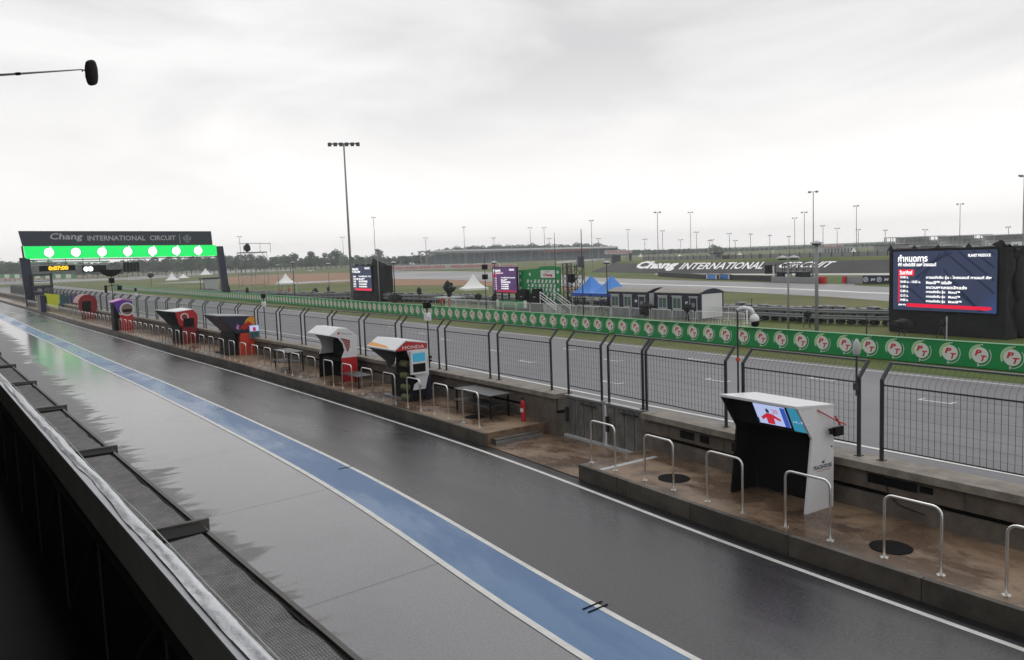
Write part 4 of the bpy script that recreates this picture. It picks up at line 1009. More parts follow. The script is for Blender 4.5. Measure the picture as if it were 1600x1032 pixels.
# crowd barriers
cb = thing('crowd_barrier', 'x', 'barrier', group='white steel crowd barriers behind the green barrier')
mb = MB(); mb.tube([(0, .05, 0), (0, .05, 1.0), (0, .12, 1.08), (0, 2.13, 1.08), (0, 2.2, 1.0), (0, 2.2, 0)], .022, 5); mb.tube([(0, .05, .15), (0, 2.2, .15)], .018, 4)
for k in range(1, 16): mb.tube([(0, .05 + k * .134, .15), (0, .05 + k * .134, 1.08)], .011, 4)
mb.build('frame', m_lett, cb)
for q in (.3, 1.9): mb = MB(); mb.box(-.3, .3, q, q + .05, 0, .03); mb.build('foot', m_lett, cb)
spots = [(44.6 + .0 * k, 76 - 2.32 * k, 0) for k in range(18)] + [(46.0, 37.5, -.9), (47.9, 39.1, -.9), (49.5, 39.8, 0.1), (48.9, 41.6, .15)]
ob = ['left edge of the run, under the purple-lit screen' if k == 0 else ordn(k) + ' of the long row counting from its far left end' for k in range(18)] + ['angled one at the near end of the long row', 'angled one right of the white cabin wall', 'standing beside the tyre stacks right of the cabin', 'set back behind the angled ones near the white cabin wall']
for k, ((x, y, a), lb) in enumerate(zip(spots, ob)):
    lb = 'white crowd barrier, ' + lb
    if k == 0: cb.location = (x, y, 0); cb['label'] = lb
    else: copy_tree(cb, (x, y, 0), a, lb)

# cabins
def cabin(x, y, L, label, win):
    t = thing('portable_cabin', label, 'cabin', (x, y, 0))
    Wd = 2.5
    mb = MB(); mb.box(0, Wd, 0, L, .15, 2.15); mb.build('wall', m_navy, t)
    mb = MB(); mb.box(.02, Wd - .02, -.03, -.004, .2, 2.1); mb.build('white_end_wall', m_wpan, t)
    arc_ = [(-.12, 2.15)] + [(-.12 + (Wd + .24) * k / 8, 2.2 + .32 * math.sin(math.pi * k / 8)) for k in range(9)] + [(Wd + .12, 2.15)]
    mb = MB(); mb.prism(arc_, -.08, L + .02, 0, 1); mb.build('roof', [m_roofg, m_navy], t)
    for q in win:
        mb = MB(); mb.box(-.04, .0, q, q + 1.0, .85, 1.85); f = mb.build('window', m_lgrey, t)
        mb = MB(); mb.box(-.05, -.04, q + .1, q + .47, .95, 1.74); mb.box(-.05, -.04, q + .53, q + .9, .95, 1.74); mb.build('pane', m_glass, f)
        mb = MB(); mb.box(-.09, .0, q - .06, q + 1.06, 1.86, 1.96); mb.build('shutter_box', m_lgrey, f)
    mb = MB(); mb.box(-.04, .0, .35, 1.15, .15, 1.85); d = mb.build('door', m_lgrey, t)
    mb = MB(); mb.box(-.05, -.04, .42, 1.08, .2, 1.78); mb.disc((-.055, .75, 1.25), LR, LU, .2, 1, 12); mb.build('door_panel', [m_navy, m_grey], d)
    mb = MB(); mb.box(-.08, .0, .28, 1.22, 1.86, 1.94); mb.build('lintel', m_lgrey, d)
    mb = MB(); mb.box(-.03, 0, 1.35, 1.6, 1.3, 1.5); mb.build('notice', m_wpan, t)
    for a, b in ((0, 0), (Wd, 0), (0, L), (Wd, L)): mb = MB(); mb.box(a - .06, a + .06, b - .06, b + .06, 0, 2.25); mb.build('corner_post', m_navy, t)
    return t
cabin(47.4, 43.1, 5.0, 'dark blue site cabin with curved roof and white end wall, right one', (2.0, 3.6))
cabin(47.4, 48.9, 5.0, 'dark blue site cabin with curved roof next to the blue canopies, left one', (2.0, 3.6))

# stage
t = thing('stage_backdrop', 'green stage backdrop with small emblems, chequered marks and a white sponsor sign', 'backdrop', (47.5, 59.6, 0))
mb = MB(); mb.plate((0, 8.6, 0), LR, LU, [(0.4, 1.0), (3.6, 1.0), (5.4, 1.0), (7.2, 1.0), (7.3, 4.4), (6.2, 4.5), (3.9, 4.45), (3.9, 4.3), (.3, 4.1)], 0, th=.12); bk = mb.build('panel', m_green, t)
mb = MB()
rnd = random.Random(5)
for a, b in ((.6, 3.8), (.6, 3.1), (.6, 2.3), (2.3, 3.7), (6.9, 3.9), (6.9, 2.2), (6.9, 3.0)): mb.disc((-.01, 8.6 - a, b), LR, LU, .17, 0, 10)
for j in range(5):
    for i in range(8):
        a = 1.9 + i * .62 + (j % 2) * .15; b = 3.0 - j * .42
        if i < 3 and (i + j) % 2: mb.disc((-.01, 8.6 - a, b), LR, LU, .13, 0, 8)
        else: mb.plate((-.01, 8.6 - a, b), LR, LU, [(-.2, -.17), (.12, -.17), (.24, .17), (-.08, .17)], 0)
mb.build('emblem_pattern', m_pale, bk)
mb = MB(); mb.box(-.06, -.02, 2.1, 4.4, 3.35, 4.1); sg = mb.build('white_sign', m_wpan, t)
mb = MB(); mb.text('Chang', (-.07, 4.0, 3.45), LR, LU, wh=(1.5, .33), off=.05, shear=.15); mb.text('BURIRAM', (-.07, 3.7, 3.88), LR, LU, wh=(.8, .13), mi=1); mb.build('lettering', [m_redl, m_grey], sg)
t = thing('stage', 'black stage platform with green front banner and two flights of railed steps', 'stage', (45.6, 61.4, 0))
mb = MB(); mb.box(0, 1.75, 0, 7.6, 0, 1.1); mb.build('platform', m_black, t)
mb = MB(); mb.box(-.05, 0, 3.0, 7.4, .45, 1.15); bn = mb.build('front_banner', m_green, t)
mb = MB(); mb.box(-.06, -.05, 2.5, 3.0, .45, 1.2); mb.box(-.06, -.05, 7.4, 7.9, .45, 1.2); mb.build('white_end', m_wpan, bn)
mb = MB(); mb.text('GRAND PRIX OF THAILAND', (-.06, 6.6, .7), LR, LU, wh=(2.7, .2)); mb.build('lettering', m_pale, bn)
mb = MB()
for k in range(5): mb.box(.1 + .0, 1.6, -.3 - .35 * k, .05 - .35 * k, 0, 1.1 - .22 * k)
mb.build('steps', m_grey, t)
for xx in (-.02, 1.65):
    mb = MB()
    for d_ in (0, .3, .55): mb.tube([(xx, .3, 2.1 - d_), (xx, -2.2, .95 - d_ + .05)], .035, 5)
    mb.tube([(xx, .3, 1.0), (xx, .3, 2.1)], .03, 5); mb.tube([(xx, -2.2, 0), (xx, -2.2, 1.0)], .03, 5)
    mb.build('handrail', m_lett, t)
def truss_tower(name, label, x, y, z1, w=1.2, mt=None, plat=False):
    t = thing(name, label, 'tower', (x, y, 0)); mt = mt or m_post
    mb = MB()
    for a in (0, w):
        for b in (0, w): mb.tube([(a, b, 0), (a, b, z1)], .05, 5)
    z = 0
    while z < z1 - .3:
        z2 = min(z + w, z1)
        for (a, b), (c, d) in (((0, 0), (0, w)), ((0, w), (w, w)), ((w, w), (w, 0)), ((w, 0), (0, 0))):
            mb.tube([(a, b, z), (c, d, z2)], .03, 4); mb.tube([(a, b, z2), (c, d, z2)], .03, 4)
        z = z2
    mb.build('lattice', mt, t)
    if plat:
        mb = MB(); mb.box(-.2, w + .2, -.2, w + .2, z1 - .02, z1 + .08); mb.build('deck', mt, t)
    return t
t = truss_tower('truss_tower', 'black lattice truss right of the green backdrop with a loudspeaker', 47.7, 58.9, 4.6, 1.1)
mb = MB(); mb.box(-.3, .1, .2, .75, 2.9, 3.7); mb.build('loudspeaker', m_black, t)
truss_tower('truss_tower', 'black lattice truss directly at the right edge of the green backdrop', 47.8, 60.3, 4.7, .6)
for i, (yy_, lb) in enumerate(((64.6, 'left black equipment box on the stage'), (62.4, 'right black equipment box on the stage'))):
    t = thing('equipment_box', lb, 'equipment', (45.9, yy_, 1.1)); mb = MB(); mb.box(0, .8, 0, 1.5, 0, .75); mb.box(.1, .7, .2, 1.2, .75, 1.15 + .1 * i); mb.build('case', m_black, t)
    mb = MB(); mb.box(-.01, 0, .5, .9, .4, .5); mb.build('handle', m_grey, t)

# tents
def tent(x, y, w, h0, h1, label, mt=m_tent, vmt=None, val=.25, legs=True, sub=None, rz=0, concave=.45):
    t = thing('canopy_tent', label, 'tent', (x, y, 0), rz)
    n = 6; mb = MB(); vs = []; hw = w / 2
    for j in range(n + 1):
        f = j / n; r_ = hw * (1 - f); z = h0 + (h1 - h0) * (f ** (1 / (1 - concave)) if concave else f)
        vs += [(-r_, -r_, z), (r_, -r_, z), (r_, r_, z), (-r_, r_, z)]
    fs = [(4 * j + k, 4 * j + (k + 1) % 4, 4 * j + 4 + (k + 1) % 4, 4 * j + 4 + k) for j in range(n) for k in range(4)]
    mb.add(vs, fs); mb.build('canopy', mt, t)
    mb = MB()
    for (a, b, c, d) in ((-hw, -hw, hw, -hw), (hw, -hw, hw, hw), (hw, hw, -hw, hw), (-hw, hw, -hw, -hw)):
        mb.add([(a, b, h0), (c, d, h0), (c, d, h0 - val), (a, b, h0 - val)], [(0, 1, 2, 3)])
    mb.build('valance', vmt or mt, t)
    if legs:
        for a in (-1, 1):
            for b in (-1, 1):
                mb = MB(); q = hw - .06; mb.tube([(a * q, b * q, 0), (a * q, b * q, h0)], .04, 5); mb.build('leg', m_lgrey, t)
    return t
def tent_px(pxc, py_base, half, py_eave, py_peak, label, **k):
    x, y = G(pxc, py_base); d = math.hypot(x, y)
    w = 2 * half * (x * BX[2] + y * BY[2]) / FP
    return tent(x, y, w / 1.25, ztop(x, y, py_eave), ztop(x, y, py_peak), label, rz=math.atan2(y, x) + .3, **k)
tent_px(741, 470, 23, 450, 428, 'white peaked tent between the two lit screens in the infield')
tent_px(448, 462, 16, 442, 427, 'white peaked tent beside the people in red, right of the gantry')
tent_px(270, 450, 10, 437, 425, 'small white tent standing over red gear, seen through the gantry')
tent_px(287, 441, 9, 434, 428, 'flat white tent just behind the one with red gear')
tent_px(322, 438, 10, 429, 419, 'white tent left of the right gantry pillar')
tent_px(242, 424, 6, 420, 413, 'tiny white tent in front of the far trees, peaked, seen through the gantry')
tent_px(233, 424, 5, 421, 417, 'tiny low white tent left of the peaked one, seen through the gantry')
tent_px(522, 418, 5, 413, 407, 'tiny white tent below the tree left of the floodlight mast')
tent_px(597, 421, 8, 416, 409, 'small white tent just right of the black-shrouded screen')
tent_px(641, 415, 3.5, 413, 409, 'tiny white tent, left one of the pair above the white lettered wall')
tent_px(647, 415, 3.5, 413, 409, 'tiny white tent, right one of the pair above the white lettered wall')
tent_px(1334, 404, 9, 397, 387, 'white tent on the embankment left of the largest screen')
tent_px(1001, 405, 4, 401, 396, 'small white tent right of the red lettered billboard')
tent_px(1062, 402, 4, 400, 397, 'tiny white tent in front of the distant trees near the sloping sign')
tent_px(1156, 401, 4, 398, 394, 'tiny white tent on the bank above the large white letters')
tent_px(1113, 401, 4, 399, 393, 'tiny white tent next to the small hut on the bank')
for (yy_, lb) in ((59.0, 'blue canopy tent, left one of the pair by the cabins'), (56.3, 'blue canopy tent, right one next to the dark blue cabin')):
    pass
tent(48.7, 54.9, 2.7, 1.95, 3.55, 'blue canopy tent, right one next to the dark blue cabin', mt=m_btent, vmt=m_btentd, val=.3, concave=.3)
tent(48.7, 57.75, 2.7, 1.95, 3.55, 'blue canopy tent, left one of the pair by the cabins', mt=m_btent, vmt=m_btentd, val=.3, concave=.3)
t = thing('folding_table', 'grey folding table with gear under the blue canopy tents', 'table', (47.2, 55.2, 0)); mb = MB(); mb.box(0, .7, 0, 2.4, .72, .76); mb.build('table_top', m_lgrey, t)
for a in (.05, .6):
    for b in (.1, 2.25): mb = MB(); mb.box(a, a + .04, b, b + .04, 0, .72); mb.build('leg', m_grey, t)

# ------------------------------------------------------------------ people (small marshals and crew)
def person(label, x, y, rz, shirt, pants, pose=0):
    t = thing('person', label, 'person', (x, y, 0), rz)
    joints = [(0, 0, .95), (0, 0, 1.2), (0, 0, 1.42), (0, 0, 1.52), (0, 0, 1.66),
              (0, .19, 1.40), (.03, .24, 1.12), (.18, .22, .92), (0, -.19, 1.40), (.02, -.26, 1.12), (.2, -.2, .98),
              (0, .09, .88), (.03, .11, .48), (0, .12, .07), (.14, .13, .03), (0, -.09, .88), (-.02, -.12, .48), (-.06, -.13, .07), (.08, -.14, .03)]
    rad = [.15, .15, .15, .06, .10, .065, .045, .035, .065, .045, .035, .10, .065, .045, .04, .10, .065, .045, .04]
    edges = [(0, 1), (1, 2), (2, 3), (3, 4), (2, 5), (5, 6), (6, 7), (2, 8), (8, 9), (9, 10), (0, 11), (11, 12), (12, 13), (13, 14), (0, 15), (15, 16), (16, 17), (17, 18)]
    me = bpy.data.meshes.new('body'); me.from_pydata(joints, edges, []); o = bpy.data.objects.new('body', me); COL.objects.link(o)
    md = o.modifiers.new('s', 'SKIN'); sv = me.skin_vertices[0].data
    for i, q in enumerate(rad): sv[i].radius = (q * .8, q)
    sv[0].use_root = True
    o.modifiers.new('u', 'SUBSURF').levels = 1
    dg = bpy.context.evaluated_depsgraph_get(); me2 = bpy.data.meshes.new_from_object(o.evaluated_get(dg))
    o.modifiers.clear(); o.data = me2; bpy.data.meshes.remove(me)
    for mm in (shirt, pants, m_skin): me2.materials.append(mm)
    for p_ in me2.polygons:
        z = p_.center.z; xx = abs(p_.center.y)
        p_.material_index = 2 if z > 1.5 or (z < 1.02 and xx > .18 and z > .8) else (0 if z > .95 else 1); p_.use_smooth = True
    o.parent = t
    mb = MB(); mb.ell((-.01, 0, 1.71), (.105, .095, .09), 10, 6); mb.build('hair', m_black, t, True)
    return t
x, y = G(441, 463); person('person in red overalls standing left of the white tent', x, y, 2.6, m_red, m_dred)
x, y = G(452, 464); person('person in red top and dark trousers by the white tent', x, y, 3.4, m_red, m_navy)
person('person in orange vest under the blue canopy tents', 48.4, 54.6, 2.9, m_orange, m_navy)
person('person in dark clothes standing between canopy and cabin', 46.6, 53.9, 3.3, m_navy, m_black)
x, y = G(733, 489); person('person in orange jacket behind the crowd barriers below the white tent', x, y + 4, 2.9, m_orange, m_orange)
x, y = G(722, 490); person('person in pale red jacket left of the orange one below the white tent', x, y + 4, 3.5, m_ored, m_grey)

# ------------------------------------------------------------------ black covered cameras, speakers on stands
def covered(px, py, w_, h_, z0, label, post=True, spike=False, x=None):
    if x is None: x, y = G(px, py)
    t = thing('covered_camera', label, 'camera', (x, y, 0))
    mb = MB(); mb.ell((0, 0, z0 + h_ / 2), (w_ / 2, w_ / 2, h_ / 2 * 1.1), 8, 6, jit=.35)
    mb.box(-w_ * .35, w_ * .3, -w_ * .4, w_ * .35, z0 + .05, z0 + h_ * .85)
    mb.build('black_cover', m_cloth, t)
    for a in (0, 2.1, 4.2): mb = MB(); mb.tube([(0, 0, z0 + .1), (.3 * math.cos(a), .3 * math.sin(a), 0)], .025, 5); mb.build('tripod_leg', m_post, t)
    return t
covered(773, 485, .55, .9, .75, 'black covered camera on tripod under the left side of the purple screen')
covered(1012, 503, 1.3, .95, .5, 'large black covered camera between the two dark blue cabins')
covered(1075, 508, .6, .6, 1.0, 'black covered camera in front of the right cabin door')
covered(1262, 512, .5, .4, .7, 'small black covered camera left of the tall grey lamp pole')
covered(427, 465, 1.6, .9, .1, 'wide black covered equipment left of the people in red')
covered(493, 468, 1.0, 1.4, .2, 'black covered camera on tripod left of the shrouded screen')
covered(617, 474, 1.8, 1.0, .2, 'low black covered equipment right of the shrouded screen')
covered(656, 476, .6, .8, 1.3, 'black covered camera standing tall among the tyre stacks')
covered(358, 465, .6, 1.1, .9, 'black covered camera just right of the gantry pillar')
covered(387, 466, .5, 1.2, .6, 'black covered camera in front of the scaffold tower')
covered(514, 466, .5, .8, 1.0, 'small black covered camera in front of the shrouded screen')
covered(748, 480, .8, .6, .9, 'black round covered lamp left of the purple screen')
t = covered(1410, 532, 1.1, .5, .7, 'black covered camera in front of the largest screen, left side')
t = covered(1472, 530, .4, .35, .75, 'grey camera on a pole in front of the largest screen')
mb = MB(); mb.tube([(0, -.25, 0), (0, -.25, 1.3)], .04, 6); mb.build('pole', m_lgrey, t)
# camera crane with inverted umbrella, on the gantry side
t = thing('umbrella_camera', 'black upturned dish-shaped umbrella over a camera rig, below the gantry start lights', 'camera rig', (16.9, 96, 0))
sx, sz = GY(173, 424, 96)
t.location = (sx, 96, 0)
mb = MB(); vs = []; fs = []; n = 14
for j, (r0, z0) in enumerate(((.05, -.6), (.5, -.5), (.95, -.2), (1.25, .15))):
    for k in range(n): vs.append((r0 * math.cos(2 * math.pi * k / n), r0 * math.sin(2 * math.pi * k / n), sz + z0))
for j in range(3):
    for k in range(n): fs.append((j * n + k, j * n + (k + 1) % n, (j + 1) * n + (k + 1) % n, (j + 1) * n + k))
mb.add(vs, fs); mb.build('umbrella', m_cloth, t, True)
mb = MB(); mb.tube([(0, 0, 1.35), (0, 0, sz - .5)], .05, 6); mb.build('pole', m_post, t)
mb = MB(); mb.box(-.25, .25, -.3, .3, sz - 1.3, sz - .75); mb.box(-.75, -.5, -.1, .1, sz - 2.3, sz - 1.5); mb.box(.5, .95, -.1, .1, sz - 2.1, sz - 1.6); mb.tube([(-.6, 0, sz - 1.6), (.7, 0, sz - 1.5)], .04, 5); mb.build('camera_rig', m_black, t)
t = thing('umbrella_camera', 'small black camera with dropped umbrella cover on a mast, seen through the gantry centre', 'camera rig', (*G(237, 449), 0)); q = ztop(t.location.x, t.location.y, 430)
mb = MB(); mb.tube([(0, 0, 0), (0, 0, q)], .06, 5); mb.build('pole', m_post, t)
mb = MB(); mb.ell((0, 0, q - .2), (1.0, 1.0, .7), 8, 5, jit=.4); mb.build('cover', m_cloth, t)
t = thing('umbrella_camera', 'black umbrella-covered camera on a white scaffold table left of the white tent', 'camera rig', (*G(704, 489), 0)); q = ztop(t.location.x, t.location.y, 440)
random.seed(21); mb = MB(); mb.ell((0, .25, q - .55), (.45, .5, .6), 9, 6, jit=.5); mb.ell((0, -.35, q - .75), (.4, .7, .35), 9, 5, jit=.5); mb.ell((.1, .3, q - 1.1), (.3, .35, .6), 8, 5, jit=.5); mb.build('cover', m_cloth, t)
mb = MB(); mb.tube([(0, 0, 1.7), (0, 0, q - 1.2)], .06, 5); mb.build('pole', m_post, t)
mb = MB(); mb.box(-1, 1, -1.6, 1.6, 1.55, 1.65)
for a in (-.9, .9):
    for b in (-1.5, 0, 1.5): mb.tube([(a, b, 0), (a, b, 1.6)], .04, 5)
mb.build('scaffold_table', m_lgrey, t)

# scaffold camera tower with roof right of the gantry
x, y = G(398, 462)
t = thing('scaffold_tower', 'tall open scaffold camera tower right of the start gantry', 'tower', (x, y, 0)); q = ztop(x, y, 395); q2 = ztop(x, y, 380)
mb = MB(); s_ = 2.4
for a in (-s_, 0, s_):
    for b in (-1.2, 1.2): mb.tube([(a, b, 0), (a, b, q)], .05, 4)
z = 0
while z < q - .5:
    for b in (-1.2, 1.2):
        mb.tube([(-s_, b, z), (s_, b, z)], .04, 4); mb.tube([(-s_, b, z), (0, b, z + 2)], .03, 4); mb.tube([(0, b, z + 2), (s_, b, z)], .03, 4)
    z += 2
mb.build('scaffold', m_grey, t)
mb = MB(); mb.box(-s_, s_, -1.3, 1.3, q - .1, q + .1); mb.build('deck', m_grey, t)
mb = MB()
for a, b in ((-1.2, 1), (1.9, 1), (3.2, -1)): mb.tube([(a, b, q), (a, b, q2)], .05, 4)
mb.tube([(-2, 1, q2), (3.3, -1, q2 - .2)], .07, 4); mb.build('roof_frame', m_grey, t)
mb = MB(); mb.ell((-.8, 0, q + .9), (.6, .6, .8), 8, 6, jit=.3); mb.build('covered_camera', m_cloth, t)
x, y = G(333, 460)
t = thing('scaffold_tower', 'short open scaffold platform directly left of the right gantry pillar', 'tower', (x, y, 0)); q = ztop(x, y, 436)
mb = MB()
for a in (-2, 2):
    for b in (-1.5, 1.5): mb.tube([(a, b, 0), (a, b, q)], .08, 4)
mb.box(-2.3, 2.3, -1.7, 1.7, q, q + .3); mb.build('frame', m_post, t)
mb = MB(); mb.add([(-1.9, -1.6, .4), (.6, -1.6, .2), (.9, -1.6, q), (-1.9, -1.6, q)], [(0, 1, 2, 3)]); mb.build('sheet', m_lgrey, t)

# ------------------------------------------------------------------ lamp posts just behind the barrier and light masts
def lamp_post(px, py_base, py_top, label, r=.055, two=False, y=None, kind='lamp', cam_=False):
    x, y = G(px, py_base); q = ztop(x, y, py_top)
    t = thing('lamp_post', label, 'lamp post', (x, y, 0), KA(y))
    mb = MB(); mb.tube([(0, 0, 0), (0, 0, q)], [r, r * .8], 8); mb.build('post', m_grey if kind != 'dark' else m_post, t, True)
    for s_ in ((-1, 1) if two else (0,)):
        o = s_ * .42
        mb = MB(); mb.box(-.25, .25, o - .28, o + .28, q, q + .07, 0); mb.box(-.18, .18, o - .2, o + .2, q - .1, q, 1)
        mb.add([(-.25, o - .28, q + .07), (.25, o - .28, q + .07), (.25, o + .28, q + .07), (-.25, o + .28, q + .07), (0, o, q + .2)], [(0, 1, 4), (1, 2, 4), (2, 3, 4), (3, 0, 4)], 0)
        mb.build('lamp_head', [m_lgrey, m_post], t)
    return t
lamp_post(1232, 520, 404, 'grey lamp post with twin pale heads behind the barrier', .07, True)
lamp_post(1276, 524, 381, 'thick grey square-topped post behind the barrier, tallest near the largest screen', .12)
lamp_post(950, 497, 411, 'slim black lamp post at the corner of the left dark blue cabin', .06, kind='dark')
lamp_post(775, 487, 411, 'slim dark lamp post immediately left of the purple screen', .06, kind='dark')
lamp_post(618, 478, 411, 'dark lamp post right of the shrouded screen', .07, kind='dark')
lamp_post(594, 482, 391, 'thin grey post in front of the right side of the shrouded screen', .06)
lamp_post(516, 472, 413, 'thin grey lamp post left of the shrouded screen', .07)
lamp_post(461, 470, 411, 'thin dark lamp post right of the white tent with people in red', .07, kind='dark')
lamp_post(437, 468, 415, 'thin lamp post left of the white tent with people in red', .07)
def slim_mast(px, pb, pt, label, r=.05, boxes=0):
    x, y = G(px, pb); q = ztop(x, y, pt)
    t = thing('mast', label, 'mast', (x, y, 0)); mb = MB(); mb.tube([(0, 0, 0), (0, 0, q)], [r, r * .6], 6); mb.build('pole', m_post, t)
    for k in range(boxes): mb = MB(); mb.box(-.2, .2, -.25, .25, q - 1.2 - k * 1.0, q - .7 - k * 1.0); mb.build('lamp', m_black, t)
slim_mast(912, 503, 358, 'tall thin black mast left of the left dark blue cabin', .055)
slim_mast(870, 492, 364, 'tall thin pole behind the green stage backdrop', .04)
slim_mast(760, 488, 403, 'thin grey mast with two black signal lamps left of the purple screen', .05, 2)
slim_mast(1175, 514, 466, 'slim black post behind the barrier right of the white cabin wall', .04)
slim_mast(1354, 527, 493, 'short black post with a white sensor left of the largest screen', .04)

lm = thing('light_mast', 'x', 'light mast', group='tall floodlight masts standing around the circuit')
mb = MB(); mb.tube([(0, 0, 0), (0, 0, 1)], [.15, .09], 6); pole_src = mb.build('mast_pole', m_grey, lm)
mb = MB(); mb.tube([(-.1, -1.2, 0), (-.1, 1.2, 0)], .06, 4); fx = [mb.build('crossbar', m_post, lm)]
for q in (-1.0, 1.0):
    mb = MB(); mb.prism([(-.35, -.28), (.15, -.1), (.15, .22), (-.35, .12)], q - .38, q + .38); fx.append(mb.build('floodlight', m_grey, lm))
def light_mast(px, pb, pt, label, thin=1.0, head=1.0, first=False):
    x, y = G(px, pb); h_ = ztop(x, y, pt)
    fac = math.atan2(y, x)
    if first: t = lm; t['label'] = label; t.location = (x, y, 0); t.rotation_euler = (0, 0, fac + .5); kids = list(t.children)
    else: t = copy_tree(lm, (x, y, 0), fac + random.uniform(-.8, .8), label); kids = list(t.children)
    for c in kids:
        if c.name.startswith('mast_pole'): c.scale = (thin, thin, h_)
        else: c.location = (0, 0, h_ + (c.location.z - c.location.z)); c.scale = (head, head * .8, head)
# keep the source near the origin of its own frame
KIDS[lm.name] = [(c, []) for c in lm.children]
ML = [(588, 427, 340), (538, 421, 371), (667, 418, 372), (727, 414, 355), (773, 411, 372), (830, 412, 356), (852, 416, 356), (859, 409, 373), (926, 425, 345),
      (936, 408, 373), (982, 407, 359), (1008, 404, 374), (1029, 431, 332), (1036, 413, 361), (1064, 401, 375), (1080, 420, 332), (1089, 409, 363),
      (1109, 401, 376), (1113, 400, 375), (1140, 408, 365), (1149, 400, 376), (1173, 406, 366), (1203, 403, 368), (1233, 402, 370), (1242, 412, 341), (1257, 418, 332),
      (1271, 436, 300), (1286, 404, 353), (1308, 403, 357), (1338, 414, 322), (1341, 397, 359), (1383, 396, 360), (1445, 395, 359), (1499, 412, 319), (1575, 390, 355), (1597, 440, 275), (378, 428, 370)]
tall = {12: 'tall light mast rising left of the slanted white letters', 15: 'tall light mast above the middle of the slanted white letters', 26: 'second tallest light mast, single grey pole above the end of the white letters',
        35: 'light mast cut by the right edge of the picture', 33: 'light mast rising behind the largest screen', 29: 'tall light mast behind the white tent on the embankment', 0: 'light mast right of the tallest floodlight mast'}
order = sorted(range(len(ML)), key=lambda i: ML[i][0]); rank = {i: k for k, i in enumerate(order)}
for i, (a, b, c) in enumerate(ML):
    x, y = G(a, b); d = math.hypot(x, y)
    light_mast(a, b, c, tall.get(i, 'distant light mast, %s of the row counted from the left' % ordn(rank[i])), thin=min(1.7, max(.7, d / 330)), head=min(1.6, max(.7, d / 400)), first=(i == 0))
# tallest mast with a row of floodlights
x, y = G(551, 474); q = ztop(x, y, 224)
t = thing('light_mast', 'tallest floodlight mast with a wide row of lamps behind the shrouded screen', 'light mast', (x, y, 0), math.atan2(y, x))
mb = MB(); mb.tube([(0, 0, 0), (0, 0, q)], [.20, .10], 10); mb.build('mast_pole', m_grey, t, True)
mb = MB(); mb.tube([(0, -1.9, q - .1), (0, 1.9, q - .1)], .09, 6); mb.build('crossbar', m_post, t)
for k in range(6):
    yy_ = -1.85 + k * .74
    mb = MB(); mb.prism([(-.5, -.5), (.1, -.25), (.15, .12), (-.5, -.02)], yy_ - .24, yy_ + .24)
    fl = mb.build('floodlight', m_post, t); fl.location = (0, 0, q)
# small masts with clustered lamps among the stands
# ------------------------------------------------------------------ lettered embankment
eb = [G(930, 422), G(1000, 427.5), (136, 122), (134.0, 95.5), (134.5, 75), G(1395, 426)]
eb = [(150, 178), (141, 148), (137.5, 122), (137, 95.5), (138.5, 75), (141, 52), (147, 25), (155, 0)]
t = thing('lettered_embankment', 'sloping bank under dark netting carrying big white slanted letters', 'embankment')
EBH, EBD = 2.75, 9.0
def eb_pt(s, v):
    """s along the bank (index), v up the slope 0..1"""
    i = min(int(s), len(eb) - 2); f = s - i
    p = np.array(eb[i]) * (1 - f) + np.array(eb[i + 1]) * f
    d = np.array(eb[min(i + 1, len(eb) - 1)]) - np.array(eb[i]); d = d / np.linalg.norm(d); n_ = np.array([-d[1], d[0]])
    if n_[0] < 0: n_ = -n_
    return (p[0] + n_[0] * EBD * v, p[1] + n_[1] * EBD * v, EBH * v)
mb = MB(); ss = [k * .25 for k in range(4 * (len(eb) - 1) + 1)]
ss[-1] -= 1e-6
lo_ = [eb_pt(s, 0) for s in ss]; hi_ = [eb_pt(s, .80) for s in ss]; tp = [eb_pt(s, 1.0) for s in ss]; bk = [(eb_pt(s, 2.6)[0], eb_pt(s, 2.6)[1], EBH + .05) for s in ss]; dn = [(eb_pt(s, 4.5)[0], eb_pt(s, 4.5)[1], -.2) for s in ss]
n = len(ss)
for rowA, rowB, mi in ((lo_, hi_, 0), (hi_, tp, 1), (tp, bk, 1), (bk, dn, 1)):
    mb.add(rowA + rowB, [(i, i + 1, n + i + 1, n + i) for i in range(n - 1)], mi)
mb.build('slope', [m_net, m_grass], t)
def slope_text(txt, pxa, pxb, pyt, pyb, off=.02, slant=8.0):
    """letters lying on the slope between two bearings"""
    v, f = text_geo(txt, off); mn, mx = v.min(0), v.max(0); sz = mx - mn
    def s_at(px):
        lo, hi = 0, len(eb) - 1.001
        for _ in range(40):
            mm = (lo + hi) / 2; p = eb_pt(mm, .5)
            if PR(*p)[0] < px: lo = mm
            else: hi = mm
        return lo
    def s_for(px, v_):
        lo, hi = 0, len(eb) - 1.001
        for _ in range(34):
            mm = (lo + hi) / 2
            if PR(*eb_pt(mm, v_))[0] < px: lo = mm
            else: hi = mm
        return lo
    def v_at(s, py):
        lo, hi = 0, 1.0
        for _ in range(30):
            mm = (lo + hi) / 2
            if PR(*eb_pt(s, mm))[1] > py: lo = mm
            else: hi = mm
        return lo
    sm = s_for((pxa + pxb) / 2, .3)
    v0, v1 = v_at(sm, pyb), v_at(sm, pyt)
    m_ = MB(); out_ = []
    for a, b in v:
        fa = (a - mn[0]) / sz[0]; fb = (b - mn[1]) / sz[1]; vv = v0 + (v1 - v0) * fb
        p = eb_pt(s_for(pxa + (pxb - pxa) * fa + slant * fb, vv), vv)
        out_.append((p[0] - .02, p[1], p[2] + .07))
    m_.add(out_, f); m_.build('white_lettering', m_lett, t)
slope_text('Chang', 987, 1050, 408.5, 424, .05, 15)
slope_text('INTERNATIONAL', 1060, 1190, 410.5, 421.5, .02, 10)
slope_text('CIRCUIT', 1212, 1294, 409.5, 419, .02, 14)
